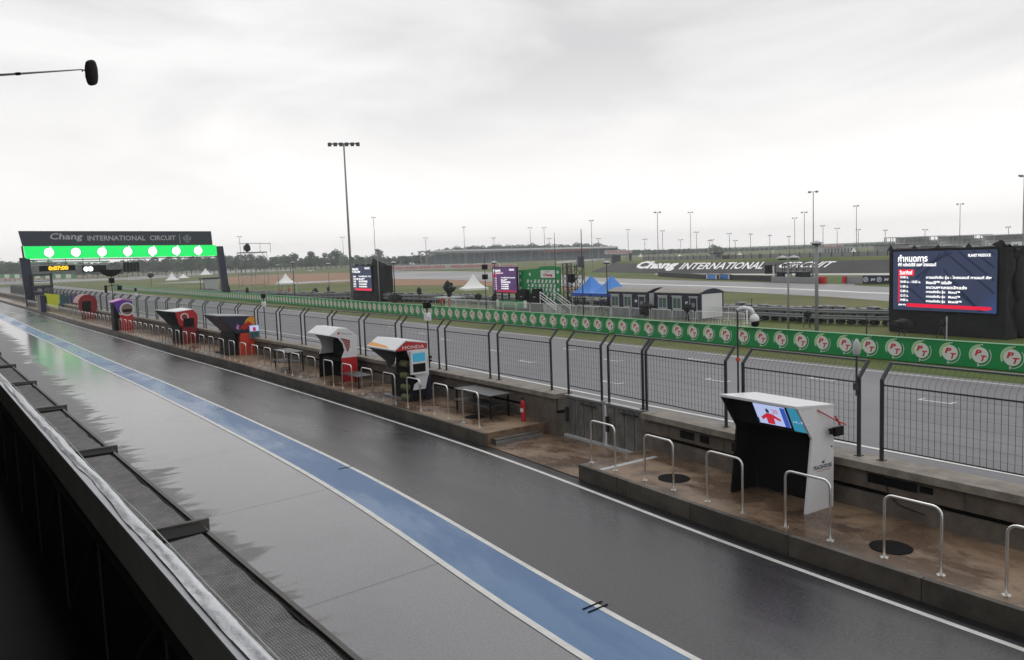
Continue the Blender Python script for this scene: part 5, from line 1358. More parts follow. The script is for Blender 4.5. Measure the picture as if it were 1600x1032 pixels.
# pale wall and boards at the foot of the bank
def far_wall(name, label, cat, pts, h0, h1, mt, th=.3, part_='wall_face'):
    t = thing(name, label, cat); m_ = MB()
    vs = []
    for x, y in pts: vs += [(x, y, h0), (x, y, h1), (x + th, y, h0), (x + th, y, h1)]
    for i in range(len(pts) - 1):
        p = 4 * i; q = p + 4
        m_.f += [(p, q, q + 1, p + 1), (p + 1, q + 1, q + 3, p + 3), (p + 3, q + 3, q + 2, p + 2)]; m_.m += [0] * 3
    m_.v = vs; m_.f += [(0, 1, 3, 2), tuple(len(vs) - k for k in (4, 3, 1, 2))]; m_.m += [0, 0]
    m_.build(part_, mt, t)
    return t
sheet('service_road', [(133, 135), (128.5, 96), (128.5, 60), (136, 10), (144, 10), (139.8, 52), (137.2, 75), (135.8, 95), (136.3, 121), (138.5, 140)], -.012, mat('pale_road', (.42, .41, .39), .5, vs=.1, coords='World'))
L = lambda *p: [G(a, b) for a, b in p]
far_wall('tyre_wall', 'long dark low tyre wall across the track below the white letters', 'tyre wall', L((1028, 432), (1102, 436.5)), 0, .85, m_tyre)
far_wall('tyre_wall', 'dark low tyre wall right of the two blue boards', 'tyre wall', L((1141, 437.5), (1205, 440)), 0, .85, m_tyre)
for a, b, lb in ((1103, 1121, 'left one of two blue boards in the tyre wall below the letters'), (1123, 1141, 'right one of two blue boards in the tyre wall below the letters')):
    p0, p1 = G(a, 436.6), G(b, 437.6)
    t = far_wall('advertising_board', lb, 'board', [p0, p1], 0, .95, m_tyre, part_='board_frame')
    d = np.array(p1) - np.array(p0)
    m_ = MB(); q0 = np.array(p0) + d * .15; q1 = np.array(p0) + d * .85
    m_.add([(*(q0 - [.05, 0]), .1), (*(q1 - [.05, 0]), .1), (*(q1 - [.05, 0]), .85), (*(q0 - [.05, 0]), .85)], [(0, 1, 2, 3)]); m_.build('blue_face', m_btent, t)
    for f0, f1 in ((.05, .14), (.86, .95)):
        m_ = MB()
        q0 = np.array(p0) + d * f0; q1 = np.array(p0) + d * f1
        m_.add([(*(q0 - [.05, 0]), .1), (*(q1 - [.05, 0]), .1), (*(q1 - [.05, 0]), .85), (*(q0 - [.05, 0]), .85)], [(0, 1, 2, 3)]); m_.build('white_end', m_wpan, t)
    
far_wall('low_wall', 'low grey wall between the tyre wall and the red block', 'wall', L((1205, 441), (1277, 443.5)), 0, .85, m_grey)
far_wall('barrier_block', 'red block at the end of the low grey wall', 'barrier block', L((1277, 443), (1290, 443.5)), 0, 1.0, m_red)
far_wall('barrier_block', 'small red block left of the second low grey wall', 'barrier block', L((1316, 443), (1321, 443.2)), 0, 1.0, m_red)
far_wall('low_wall', 'low grey wall left of the black boards with round emblems', 'wall', L((1321, 443), (1348, 444)), 0, .95, m_grey)
for a, b, lb, n_ in ((1348, 1390, 'black advertising board with round emblems left of the largest screen', 4), (1577, 1640, 'black advertising board with round emblem right of the largest screen', 4)):
    p0, p1 = np.array(G(a, 444)), np.array(G(b, 444 if a < 1400 else 443))
    t = far_wall('advertising_board', lb, 'board', [tuple(p0), tuple(p1)], 0, 1.15, m_navy, part_='board_face')
    d = (p1 - p0); Ld = np.linalg.norm(d); d = d / Ld
    for k in range(n_):
        c = p0 + d * Ld * (k + .5) / n_
        m_ = MB(); o_ = (c[0] - .06, c[1], .6); r_ = (d[0], d[1], 0)
        if k % 2 == 0:
            m_.disc(o_, r_, LU, .34, 0, 16); o2_ = (o_[0] - .02, o_[1], o_[2]); m_.disc(o2_, r_, LU, .25, 1, 16)
            m_.plate((o_[0] - .04, o_[1], .6), r_, LU, [(0, 0), (.2, 0), (.14, .14), (0, .2)], 0); m_.plate((o_[0] - .04, o_[1], .6), r_, LU, [(0, 0), (-.2, 0), (-.14, -.14), (0, -.2)], 0)
        else: m_.text('M', (o_[0], o_[1], o_[2]), r_, LU, wh=(.5, .36), mi=0, shear=.35, off=.05, center=True)
        m_.build('round_emblem' if k % 2 == 0 else 'letter_emblem', [m_pale, m_lblue], t)
# TV platform in front of the letters
x, y = G(1212, 441); x2, y2 = G(1255, 441)
t = thing('scaffold_platform', 'dark scaffold camera platform in front of the last slanted word', 'scaffold', (x, y, 0)); d = np.array([x2 - x, y2 - y])
q = ztop(x, y, 413)
mb = MB()
for k in range(5):
    for e in (0, 2.2): p = d * k / 4; mb.tube([(p[0] + e, p[1], 0), (p[0] + e, p[1], q)], .07, 4)
for z0 in (q * .55, q): mb.tube([(0, 0, z0), (d[0], d[1], z0)], .07, 4)
mb.build('frame', m_post, t)
mb = MB(); mb.vprism([(0, 0), (2.4, 0), (d[0] + 2.4, d[1]), (d[0], d[1])], q * .5, q * .56); mb.build('deck', m_post, t)
mb = MB(); mb.vprism([(.2, 0), (2.3, 0), (d[0] * .22 + 2.3, d[1] * .22), (d[0] * .22, d[1] * .22)], .2, q * .5); mb.build('dark_cloth', m_cloth, t); mb = MB(); mb.vprism([(d[0] * .72, d[1] * .72), (d[0] * .72 + 2, d[1] * .72), (d[0] + 2, d[1] * .98), (d[0], d[1] * .98)], .1, q * .5); mb.build('dark_cloth', m_cloth, t)
mb = MB(); mb.vprism([(-.1, d[1] * .4), (.5, d[1] * .4), (.5, d[1] * .55), (-.1, d[1] * .55)], .1, q * .45); mb.build('white_box', m_wpan, t)
t = thing('loudspeaker', 'black loudspeaker on a white stand left of the dark scaffold platform', 'loudspeaker', (*G(1201, 440), 0)); mb = MB(); mb.box(-.3, .3, -.5, .5, 1.2, 2.6); mb.build('cabinet', m_black, t); mb = MB(); mb.tube([(0, -.9, 0), (0, -.9, 2.4)], .12, 6); mb.build('stand', m_wpan, t)

# fence and structures on top of the bank
def top_line(pxs, pys): return [G(a, b, EBH) for a, b in zip(pxs, pys)]
t = far_wall('debris_fence', 'long dark fence running along the crest of the lettered bank', 'fence', [(eb_pt(s, 1.9)[0], eb_pt(s, 1.9)[1]) for s in ss], EBH, EBH + .95, m_grey, th=.08, part_='fence_panel')
mb = MB()
for s in [k * .1 for k in range(70)]: p = eb_pt(s, 1.88); mb.box(p[0] - .05, p[0] + .05, p[1] - .05, p[1] + .05, EBH, EBH + 1.25)
pp = mb.build('post_row', m_post, t); pp['kind'] = 'stuff'
def hut(px0, px1, pyb, pyt, label, mt, roof_mt, name='hut', cat='building', zb=0.0, dep=4, win=0, z_part='wall', rz=0):
    x, y = G(px0, pyb, zb); x2, y2 = G(px1, pyb + (px1 - px0) * -.0375, zb); q = ztop(x, y, pyt)
    d = np.array([x2 - x, y2 - y]); W_ = np.linalg.norm(d)
    t = thing(name, label, cat, (x, y, 0), math.atan2(d[1], d[0]))
    mb = MB(); mb.box(0, W_, 0, dep, zb, q - .25); w_ = mb.build(z_part, mt, t)
    mb = MB(); mb.box(-.3, W_ + .3, -.4, dep + .3, q - .25, q); mb.build('roof', roof_mt, t)
    for k in range(win):
        a = W_ * (k + .25) / win; b = W_ * (k + .75) / win
        mb = MB(); mb.box(a, b, -.05, .02, zb + (q - zb) * .3, zb + (q - zb) * .7); mb.build('window', m_glass, t)
    return t, W_, q
hut(1116, 1129, 406, 395, 'small dark hut with white door on the bank above the letters', m_grey, m_post, zb=EBH, win=1)
hut(903, 913, 418, 401, 'dark box-shaped hut in front of the long grandstand, left one', m_navy, m_post, dep=6)
hut(957, 970, 412, 399, 'dark box-shaped hut under the red lettered billboard', m_navy, m_post, dep=6)
# billboard
def billboard(px0, px1, py0t, py0b, py1t, pyg, label, txt, mt=m_wpan, tm=m_redl, legs=3, frame=None, name='billboard', off=.03):
    x, y = G(px0, pyg); slope = -.0375 * (px1 - px0); x2, y2 = G(px1, pyg + slope)
    za, zb_ = ztop(x, y, py0b), ztop(x, y, py0t); zc, zd = ztop(x2, y2, py0b + (py1t - py0t)), ztop(x2, y2, py1t)
    t = thing(name, label, 'billboard'); mb = MB()
    n_ = np.array([x, y]) / math.hypot(x, y) * .4
    vs = [(x, y, za), (x2, y2, zc), (x2, y2, zd), (x, y, zb_)]; vs2 = [(a + n_[0], b + n_[1], c) for a, b, c in vs]
    mb.add(vs + vs2, [(0, 1, 2, 3), (7, 6, 5, 4), (0, 4, 5, 1), (1, 5, 6, 2), (2, 6, 7, 3), (3, 7, 4, 0)]); mb.build('panel', mt, t)
    d = np.array([x2 - x, y2 - y]); W_ = np.linalg.norm(d); r_ = Vector((d[0], d[1], (zc - za))) / W_
    h_ = zb_ - za; m_ = MB(); ny = -n_ * .3
    m_.text(txt, (x + d[0] * .04 + ny[0], y + d[1] * .04 + ny[1], za + h_ * .2 + (zc - za) * .04), r_, LU, wh=(W_ * .92, h_ * .6), off=off); m_.build('lettering', tm, t)
    for k in range(legs):
        f = (k + .2) / legs * 1.1; p = np.array([x, y]) + d * min(f, 1) + n_ * .5
        mb = MB(); mb.tube([(p[0], p[1], 0), (p[0], p[1], za)], .15, 5); mb.build('leg', m_post, t)
    return t
m_fred = mat('faded_red_letters', (.50, .10, .12), .6); m_fpale = mat('faded_pale_board', (.55, .52, .52), .6, var=.05)
billboard(945, 987, 391.5, 397.5, 391, 408, 'white billboard with red lettering right of the long grandstand', 'TOYOTA HONDA', m_fpale, m_fred)
billboard(607, 700, 416, 423.5, 413, 425, 'long white wall with repeated red lettering behind the gravel, left section', 'HONDA HONDA HONDA HONDA', m_fpale, m_fred, legs=0, name='lettered_wall')
billboard(701, 783, 413, 420.5, 411.5, 422, 'long white wall with repeated red lettering behind the gravel, middle section', 'HONDA HONDA HONDA HONDA', m_fpale, m_fred, legs=0, name='lettered_wall')
billboard(785, 808, 412.5, 417.5, 412.5, 419, 'short white lettered wall behind the purple screen, right section', 'HONDA', m_fpale, m_fred, legs=0, name='lettered_wall')
billboard(1288, 1317, 383.5, 387, 382.5, 402, 'red and white banner on the pale building left of the white tent', 'SINGHA CORNER', m_wpan, m_redl, legs=0)
hut(1287, 1333, 402, 384.5, 'long pale building behind the red and white banner', m_lgrey, m_grey, dep=10, win=9)
hut(1270, 1300, 402, 396, 'low grey shed left of the white tent on the bank', m_grey, m_post, dep=6)

# ------------------------------------------------------------------ grandstands
# long stand under trees at centre
def P2(px, py): return np.array(G(px, py))
a_ = P2(668, 414); b_ = P2(962, 403.5); d = b_ - a_; W_ = np.linalg.norm(d); ang = math.atan2(d[1], d[0]); za = ztop(*a_, 393.5); zb = ztop(*b_, 387)
t = thing('grandstand', 'very long low grandstand with thin dark roof across the centre distance', 'grandstand', (*a_, 0), ang)
mb = MB(); mb.add([(0, 0, za - .8), (W_, 0, zb - .8), (W_, 26, zb + .8), (0, 26, za + .8), (0, 0, za - .2), (W_, 0, zb - .2), (W_, 26, zb + 1.2), (0, 26, za + 1.2)], [(0, 1, 5, 4), (4, 5, 6, 7), (3, 2, 1, 0), (2, 3, 7, 6), (1, 2, 6, 5), (3, 0, 4, 7)]); mb.build('roof', m_grey, t)
mb = MB()
for k in range(9):
    mb.box(0, W_, k * 2.4, k * 2.4 + 2.4, 0, 1.2 + k * .95, k % 2)
mb.build('terrace', [mat('blue_grey_seats', (.07, .10, .115), .7, var=.4, vs=.2), mat('dark_teal_seats', (.06, .11, .11), .7, var=.4, vs=.15)], t)
mb = MB(); mb.box(0, W_, 25, 26, 0, zb); mb.build('back_wall', mat('teal_back_cloth', (.05, .12, .10), .8, var=.3, vs=.1), t)
mb = MB(); mb.box(W_ * .62, W_ * .86, -.3, .0, zb - 1.6, zb - .5); mb.build('red_fascia', m_dred, t)
for k in range(24): x = W_ * k / 23; mb = MB(); mb.tube([(x, .5, 0), (x, .5, za + (zb - za) * k / 23 - .7)], .2, 5); mb.build('column', m_grey, t)
mb = MB(); mb.box(-26, -2, 0, 14, 0, za * .72); mb.build('left_block', m_grey, t)
def stand(px0, px1, pyb, pyt, label):
    a_ = P2(px0, pyb); b_ = P2(px1, pyb - .0375 * (px1 - px0)); d = b_ - a_; W_ = np.linalg.norm(d); q = ztop(*a_, pyt)
    t = thing('grandstand', label, 'grandstand', (*a_, 0), math.atan2(d[1], d[0]))
    mb = MB(); mb.box(-.3, W_ * 1.04, -2.5, 9, q - .3, q); mb.build('roof', m_lgrey, t)
    mb = MB(); mb.box(0, W_ * .93, 8, 8.5, 0, q - .35); mb.build('back_wall', m_wpan, t)
    mb = MB()
    for k in range(6): mb.box(0, W_ * .93, k * 1.3, k * 1.3 + 1.3, 0, q * .35 + k * .5, k % 2)
    mb.build('terrace', [m_wpan, m_lgrey], t)
    for zf in (.55, .75): mb = MB(); mb.box(0, W_ * .93, -.25, .0, q * zf - .1, q * zf + .1); mb.build('balcony_rail', m_grey, t)
    for k in range(9):
        x = W_ * .93 * k / 8; mb = MB(); mb.box(x - .08, x + .08, -.2, .1, 0, q - .35); mb.build('column', m_lgrey, t)
    return t
stand(1413, 1471, 396, 370.5, 'grey two-storey grandstand block above the left half of the largest screen')
stand(1481, 1543, 394, 368.5, 'grey two-storey grandstand block above the right half of the largest screen')
stand(1553, 1660, 392, 367, 'grey grandstand block cut by the right edge of the picture')
x, y = G(1385, 398); x2, y2 = G(1405, 397.3); q = ztop(x, y, 372)
t = thing('steel_frame', 'open steel frame structure left of the grey grandstand blocks', 'frame', (x, y, 0), math.atan2(y2 - y, x2 - x)); W_ = math.hypot(x2 - x, y2 - y); mb = MB()
for k in range(3):
    for e in (0, 3): mb.tube([(W_ * k / 2, e, 0), (W_ * k / 2, e, q)], .16, 4)
for e in (0, 3): mb.tube([(0, e, q), (W_, e, q)], .22, 4); mb.tube([(0, e, q * .45), (W_, e, q * .45)], .14, 4)
mb.build('frame', m_grey, t); mb = MB(); mb.box(0, W_, .2, 2.8, 0, q * .5); mb.build('base', m_grey, t)
hut(1376, 1420, 399, 383, 'low dark terrace block left of the grandstand blocks', m_grey, m_post, dep=6)
hut(1400, 1490, 398, 386.5, 'long low red-fronted building just above the largest screen', m_dred, m_lgrey, dep=8, win=6)
hut(1545, 1570, 395, 384, 'low pale block right of the grandstand gap', m_lgrey, m_grey, dep=6)
hut(1575, 1640, 398, 389, 'low dark building beside the right edge, under the grandstand', m_navy, m_grey, dep=6, win=4)
far_wall('low_wall', 'long pale wall along the right horizon above the green slope', 'wall', L((1300, 400), (1390, 397)), 0, 1.4, m_lgrey)
far_wall('low_wall', 'pale wall right of the largest screen, above the green slope', 'wall', L((1560, 402), (1680, 399)), 0, 1.6, m_lgrey)
t = thing('mobile_sign', 'white and black sign board on the right horizon by the picture edge', 'sign', (*G(1591, 397), 0)); q = ztop(*G(1591, 397), 378); mb = MB(); mb.box(-1.2, 1.2, -1.6, 1.6, q - 2.6, q); mb.build('panel', m_wpan, t)
mb = MB(); mb.text('M', (-1.25, .9, q - 1.9), LR, LU, wh=(1.4, 1.2), off=.06); mb.build('lettering', m_navy, t); mb = MB(); mb.tube([(0, 0, 0), (0, 0, q - 2.6)], .15, 5); mb.build('post', m_post, t)
for k, (a, b, c, lb) in enumerate(((1208, 403, 391, 'small white V-shaped flag board on the bank crest'), (985, 408, 396, 'small dark upright board right of the red lettered billboard'))):
    x, y = G(a, b); q = ztop(x, y, c); t = thing('flag_board', lb, 'board', (x, y, 0)); mb = MB()
    mb.plate((0, 0, 0), (.7, -.7, 0), LU, [(0, q * .55), (.7, q), (.4, q), (0, q * .75), (-.4, q), (-.7, q)] if k == 0 else [(-.8, 0), (.8, 0), (.8, q), (-.8, q)], 0, th=.1); mb.build('panel', m_wpan if k == 0 else m_navy, t)
# marshal fence seen through the gantry and dark band under the far trees
far_wall('spectator_bank', 'long dark terrace band below the far trees on the left', 'bank', [G(-60, 433), G(200, 425.5), G(400, 418.5), G(660, 411.5)], 0, 5.5, mat('blue_grey_band', (.075, .08, .085), .9, var=.3, vs=.02), th=8)
t = thing('advertising_barrier', 'far green and white barrier on short posts seen left of and through the gantry', 'barrier'); mb = MB()
for px in range(-40, 118, 8):
    p0 = P2(px, 445 - px * .0); p1 = P2(px + 8, 445); h0 = ztop(*p0, 435); h1 = ztop(*p0, 429)
    mb.add([(*p0, h0), (*p1, h0), (*p1, h1), (*p0, h1)], [(0, 1, 2, 3)], (px // 8) % 2)
    mb.tube([(*p0, 0), (*p0, h0)], .15, 4, 2)
mb.build('board', [m_green, m_pale, m_lgrey], t)
for a, w_, lb in ((330, 14, 'row of parked vehicles and boxes by the far trees, right part'),):
    pass
def car(px, py, label, mt, s_=1.0):
    x, y = G(px, py); t = thing('parked_car', label, 'car', (x, y, 0), math.atan2(y, x) + math.pi / 2)
    mb = MB(); mb.prism([(-2.2, .35), (2.2, .35), (2.25, .9), (1.3, 1.0), (.7, 1.5), (-1.3, 1.5), (-1.9, 1.0), (-2.25, .9)], -.85, .85); mb.build('body', mt, t)
    mb = MB(); mb.prism([(1.15, 1.02), (.65, 1.42), (-1.2, 1.42), (-1.7, 1.02)], -.87, .87); mb.build('window', m_glass, t)
    for q in (-1.4, 1.4):
        for e in (-.8, .8): mb = MB(); mb.tube([(q, e - .1, .33), (q, e + .1, .33)], .33, 10); mb.build('wheel', m_tyre, t)
car(485, 425, 'small white car on the grass behind the brown gravel', m_wpan)
car(262, 426, 'dark car parked below the trees, seen through the gantry centre', m_navy)
car(272, 425.5, 'pale grey car parked below the trees, right of a dark one through the gantry', m_lgrey)
car(736, 414, 'dark car in front of the long grandstand', m_post)

# ------------------------------------------------------------------ trees
def make_tree(name, seed, H=10, wide=.45, mt=m_leaf, conif=False, nleaf=900):
    rnd = random.Random(seed)
    t = thing(name, 'x', 'tree')
    mb = MB(); mb.tube([(0, 0, 0), (.1, 0, H * .25), (rnd.uniform(-.2, .2), .1, H * .6)], [.3, .2, .08], 6)
    limbs = []
    for k in range(5):
        a = rnd.uniform(0, 6.28); z0 = H * rnd.uniform(.2, .5); p = (math.cos(a) * H * wide * .6, math.sin(a) * H * wide * .6, z0 + H * .2)
        mb.tube([(0, 0, z0), p], [.1, .03], 4); limbs.append(p)
    mb.build('trunk', m_bark, t)
    clumps = []
    for k in range(11 if not conif else 8):
        if conif: z = H * (.2 + .78 * k / 8); r0 = H * wide * (1 - k / 8.5) * .9; clumps.append((rnd.uniform(-.1, .1), rnd.uniform(-.1, .1), z, r0 + .15))
        else:
            a = rnd.uniform(0, 6.28); rr = H * wide * rnd.uniform(.1, .75); z = H * rnd.uniform(.28, .88)
            k_ = 1 - max(0, (z / H - .55)) * 1.3
            clumps.append((rr * math.cos(a) * k_, rr * math.sin(a) * k_, z, H * rnd.uniform(.12, .22)))
    mb = MB()
    for i in range(nleaf):
        c = clumps[rnd.randrange(len(clumps))]
        while True:
            v = Vector((rnd.uniform(-1, 1), rnd.uniform(-1, 1), rnd.uniform(-1, 1)))
            if v.length < 1: break
        v = v.normalized() * (v.length ** .5)
        p = Vector(c[:3]) + Vector((v.x * c[3], v.y * c[3], v.z * c[3] * .8)); p.z = max(p.z, .3)
        s_ = H * rnd.uniform(.02, .042); a = Vector((rnd.gauss(0, 1), rnd.gauss(0, 1), rnd.gauss(0, .6))).normalized(); b = a.orthogonal().normalized()
        mb.add([p - a * s_ - b * s_ * .6, p + a * s_ - b * s_ * .6, p + a * s_ * .8 + b * s_ * .7, p - a * s_ * .7 + b * s_ * .8], [(0, 1, 2, 3)])
    mb.build('crown', mt, t)
    return t
kinds = [('broadleaf_tree', 'rounded green broadleaf tree in the far treeline'), ('broadleaf_tree', 'broad spreading tree in the far treeline'), ('tall_tree', 'narrow dark tall tree in the far treeline'), ('broadleaf_tree', 'low bushy tree in the far treeline'), ('broadleaf_tree', 'uneven open-crowned tree in the far treeline')]
protos = [make_tree('broadleaf_tree', 1, 10, .48), make_tree('broadleaf_tree', 2, 10, .62), make_tree('tall_tree', 3, 10, .26, m_leaf2), make_tree('broadleaf_tree', 4, 10, .8, m_leaf2), make_tree('broadleaf_tree', 5, 10, .5, m_leaf2)]
for p_, (n_, l_) in zip(protos, kinds): p_['label'] = l_; p_['group'] = 'trees of the far treeline'
used = set()
rt = random.Random(11)
def plant(px, pyb, pyt, k, label=None):
    x, y = G(px, pyb); q = max(2.5, ztop(x, y, pyt)); s_ = q / 9.6
    if k not in used:
        t = protos[k]; used.add(k); t.location = (x, y, 0); t.rotation_euler = (0, 0, rt.uniform(0, 6)); t.scale = (s_, s_, s_)
    else: t = copy_tree(protos[k], (x, y, 0), rt.uniform(0, 6.28), scale=(s_ * rt.uniform(.9, 1.15),) * 2 + (s_,))
    if label: t['label'] = label
    return t
# left treeline: profile of the tops
prof = [(-40, 408), (0, 406), (20, 410), (60, 408), (120, 412), (160, 410), (200, 405), (240, 404), (290, 401), (330, 402), (345, 402), (370, 400), (400, 397), (415, 403), (440, 398), (460, 397), (475, 402), (485, 395), (500, 400), (520, 394), (540, 401), (555, 400), (580, 398), (600, 402), (625, 400), (660, 399)]
hor = lambda px: 399 - .0375 * (px - 800)
px = -35
while px < 668:
    tp_ = np.interp(px, [p[0] for p in prof], [p[1] for p in prof]) + rt.uniform(-1, 3.5)
    k = rt.choice([0, 1, 3, 4, 0, 4]) if px < 545 else rt.choice([2, 2, 4, 0])
    plant(px, hor(px) + rt.uniform(9.5, 12), tp_, k)
    px += rt.uniform(6, 10) if px < 545 else rt.uniform(5, 8)
plant(522, 417, 391, 1, 'large rounded tree left of the tallest floodlight mast'); plant(533, 417, 394, 0, 'rounded tree right beside the large rounded one near the tallest mast')
plant(459, 419, 396, 0, 'large tree standing out right of the scaffold tower'); plant(488, 418, 393.5, 4, 'large dark tree between the scaffold tower and the tallest mast')
plant(346, 423, 397.5, 2, 'narrow pointed tree just right of the right gantry pillar')
plant(593, 414, 391.5, 2, 'tall narrow tree pair top right of the shrouded screen')
# trees over the long stand
px = 676
while px < 965:
    tp_ = np.interp(px, [676, 700, 740, 800, 850, 880, 930, 965], [391, 386, 383, 381.5, 380.5, 380, 379, 385]) + rt.uniform(0, 3)
    plant(px, hor(px) + 7.0, tp_, rt.choice([1, 3, 3, 0])); px += rt.uniform(5, 9)
# right distance
px = 985
while px < 1600:
    tp_ = np.interp(px, [985, 1010, 1060, 1100, 1117, 1135, 1180, 1240, 1300, 1400, 1600], [391, 389.5, 387.5, 387.5, 385, 387, 388, 385.5, 386, 383, 378]) + rt.uniform(0, 2)
    plant(px, hor(px) + 9.0, min(tp_, hor(px) + 3), rt.choice([0, 1, 3, 4])); px += rt.uniform(6, 11)
plant(1117, 398, 383, 1, 'rounded tree standing above the small hut on the bank'); plant(1122, 398, 385, 0, 'lower tree right beside the rounded one above the small hut')
# far-off wood behind as one mass
mb = MB(); rnd = random.Random(4)
for px in np.arange(-60, 1640, .55):
    hb = hor(px); dpx = 7.2
    x, y = G(px, hb + dpx); dd = math.hypot(x, y)
    top = float(np.interp(px, [-60, 200, 400, 660, 680, 960, 985, 1600], [412, 411, 407, 404, 392, 390, 392, 381])) if not (668 < px < 968) else 390
    top = min(top, hb + 4); q = max(1.5, ztop(x, y, top)) * (.85 + .3 * mnoise.noise(Vector((px * .05, 0, 3))))
    for k in range(5):
        p = Vector((x + rnd.uniform(-15, 15), y + rnd.uniform(-15, 15), rnd.uniform(.2, 1) * q)); s_ = dd * .0016 * rnd.uniform(.7, 1.5)
        a = Vector((rnd.gauss(0, 1), rnd.gauss(0, 1), rnd.gauss(0, .5))).normalized(); b = a.orthogonal().normalized()
        mb.add([p - a * s_ - b * s_ * .7, p + a * s_ - b * s_ * .6, p + a * s_ + b * s_ * .7, p - a * s_ + b * s_ * .8], [(0, 1, 2, 3)])
o = mb.build('woodland', m_leaf2); o['kind'] = 'stuff'

# ------------------------------------------------------------------ the balcony the picture is taken from
FX = lambda c, y: c - .043 * y
def fac_box(mb, a, b, y0, y1, z0, z1, mi=0, step=4.0):
    n = max(1, int((y1 - y0) / step)); vs = []
    for k in range(n + 1):
        y = y0 + (y1 - y0) * k / n; vs += [(FX(a, y), y, z0), (FX(b, y), y, z0), (FX(b, y), y, z1), (FX(a, y), y, z1)]
    fs = []
    for i in range(n): p = 4 * i; q = p + 4; fs += [(p, p + 1, q + 1, q), (p + 1, p + 2, q + 2, q + 1), (p + 2, p + 3, q + 3, q + 2), (p + 3, p, q, q + 3)]
    fs += [(0, 3, 2, 1), (4 * n, 4 * n + 1, 4 * n + 2, 4 * n + 3)]
    mb.add(vs, fs, mi)
LZ = 4.5
t = thing('pit_building', 'dark pit building with balcony parapet and roof in the near left foreground', 'building')
mb = MB(); fac_box(mb, -7, .80, -6, 90, 3.0, 3.25); mb.build('floor_slab', mat('shade_black_floor', (.012, .012, .013), .6), t)  # floor coloured near-black for the shade under the roof
mb = MB(); fac_box(mb, -7, -6.7, -6, 90, 0, 8.3); fac_box(mb, -7, .1, -6, 90, 0, 2.99); mb.build('wall', m_black, t)
mb = MB(); fac_box(mb, -7, .90, -6, 90, 8.3, 8.7); mb.build('roof', m_grey, t)
mb = MB(); fac_box(mb, .71, .785, -6, 60, LZ - .22, LZ - .012); mb.build('parapet_beam', mat('dull_grey_beam', (.40, .40, .36), .6, var=.15, vs=2), t)
mb = MB(); fac_box(mb, .69, .72, -6, 60, LZ - .26, LZ - .225); mb.build('beam_edge', mat('brown_black_steel', (.020, .015, .012), .6), t)
mb = MB(); fac_box(mb, .705, .79, -6, 60, LZ - .012, LZ, 0, 2.0); mb.build('white_capping', mat('worn_white_capping', (.52, .54, .58), .35, var=.12, vs=4), t)
mb = MB(); fac_box(mb, .745, .78, -6, 60, 3.25, LZ - .22); mb.build('shade_panel', m_black, t)  # added near-black panel, paints the shaded void below the beam
for k in range(30):
    y = -1 + 1.5 * k; mb = MB(); x = FX(.73, y); mb.tube([(x, y, 3.25), (x, y, LZ - .24)], .008, 4); mb.tube([(x, y, LZ - .24), (FX(.73, y + 1.4), y + 1.4, 3.3)], .010, 4); mb.build('bracing', mat('dim_steel', (.028, .026, .024), .6), t)
# awning
t = thing('mesh_awning', 'dark grey mesh awning on brackets running below the balcony parapet', 'awning')
aw = bpy.data.materials.new('woven_awning'); aw.use_nodes = True; nt = aw.node_tree; b_ = nt.nodes['Principled BSDF']; b_.inputs['Roughness'].default_value = .75
gN = nt.nodes.new('ShaderNodeNewGeometry'); mpN = nt.nodes.new('ShaderNodeMapping'); mpN.inputs['Rotation'].default_value = (0, 0, -.043); mpN.inputs['Scale'].default_value = (1, 1, 1); nt.links.new(gN.outputs['Position'], mpN.inputs['Vector'])
wv = nt.nodes.new('ShaderNodeTexWave'); wv.bands_direction = 'Y'; wv.inputs['Scale'].default_value = 13; wv.inputs['Distortion'].default_value = .8; wv.inputs['Detail'].default_value = 3; wv.inputs['Detail Scale'].default_value = 4; nt.links.new(mpN.outputs['Vector'], wv.inputs['Vector'])
wv2 = nt.nodes.new('ShaderNodeTexWave'); wv2.bands_direction = 'X'; wv2.inputs['Scale'].default_value = 23; wv2.inputs['Distortion'].default_value = 3; nt.links.new(mpN.outputs['Vector'], wv2.inputs['Vector'])
nn = nt.nodes.new('ShaderNodeTexNoise'); nn.inputs['Scale'].default_value = 6; nn.inputs['Detail'].default_value = 12; nn.inputs['Roughness'].default_value = .8; nt.links.new(gN.outputs['Position'], nn.inputs['Vector'])
mm1 = nt.nodes.new('ShaderNodeMath'); mm1.operation = 'MULTIPLY'; nt.links.new(wv.outputs['Fac'], mm1.inputs[0]); nt.links.new(wv2.outputs['Fac'], mm1.inputs[1])
mm2 = nt.nodes.new('ShaderNodeMath'); mm2.operation = 'MULTIPLY_ADD'; mm2.inputs[1].default_value = .35; nt.links.new(mm1.outputs[0], mm2.inputs[0]); nt.links.new(nn.outputs['Fac'], mm2.inputs[2])
crN = nt.nodes.new('ShaderNodeValToRGB'); crN.color_ramp.elements[0].position = .35; crN.color_ramp.elements[0].color = (.09, .088, .088, 1); crN.color_ramp.elements[1].position = .95; crN.color_ramp.elements[1].color = (.34, .33, .335, 1)
nt.links.new(mm2.outputs[0], crN.inputs['Fac']); nt.links.new(crN.outputs['Color'], b_.inputs['Base Color'])
bpN = nt.nodes.new('ShaderNodeBump'); bpN.inputs['Strength'].default_value = .6; bpN.inputs['Distance'].default_value = .02; nt.links.new(mm2.outputs[0], bpN.inputs['Height']); nt.links.new(bpN.outputs['Normal'], b_.inputs['Normal'])
brY = [5.51 - 2.95 * 2, 5.51 - 2.95, 5.51, 8.44, 11.5, 14.5, 17.5, 20.5, 23.5, 26.5, 29.5, 32.5, 35.5, 38.5, 41.5, 44.5, 47.5]
mb = MB()
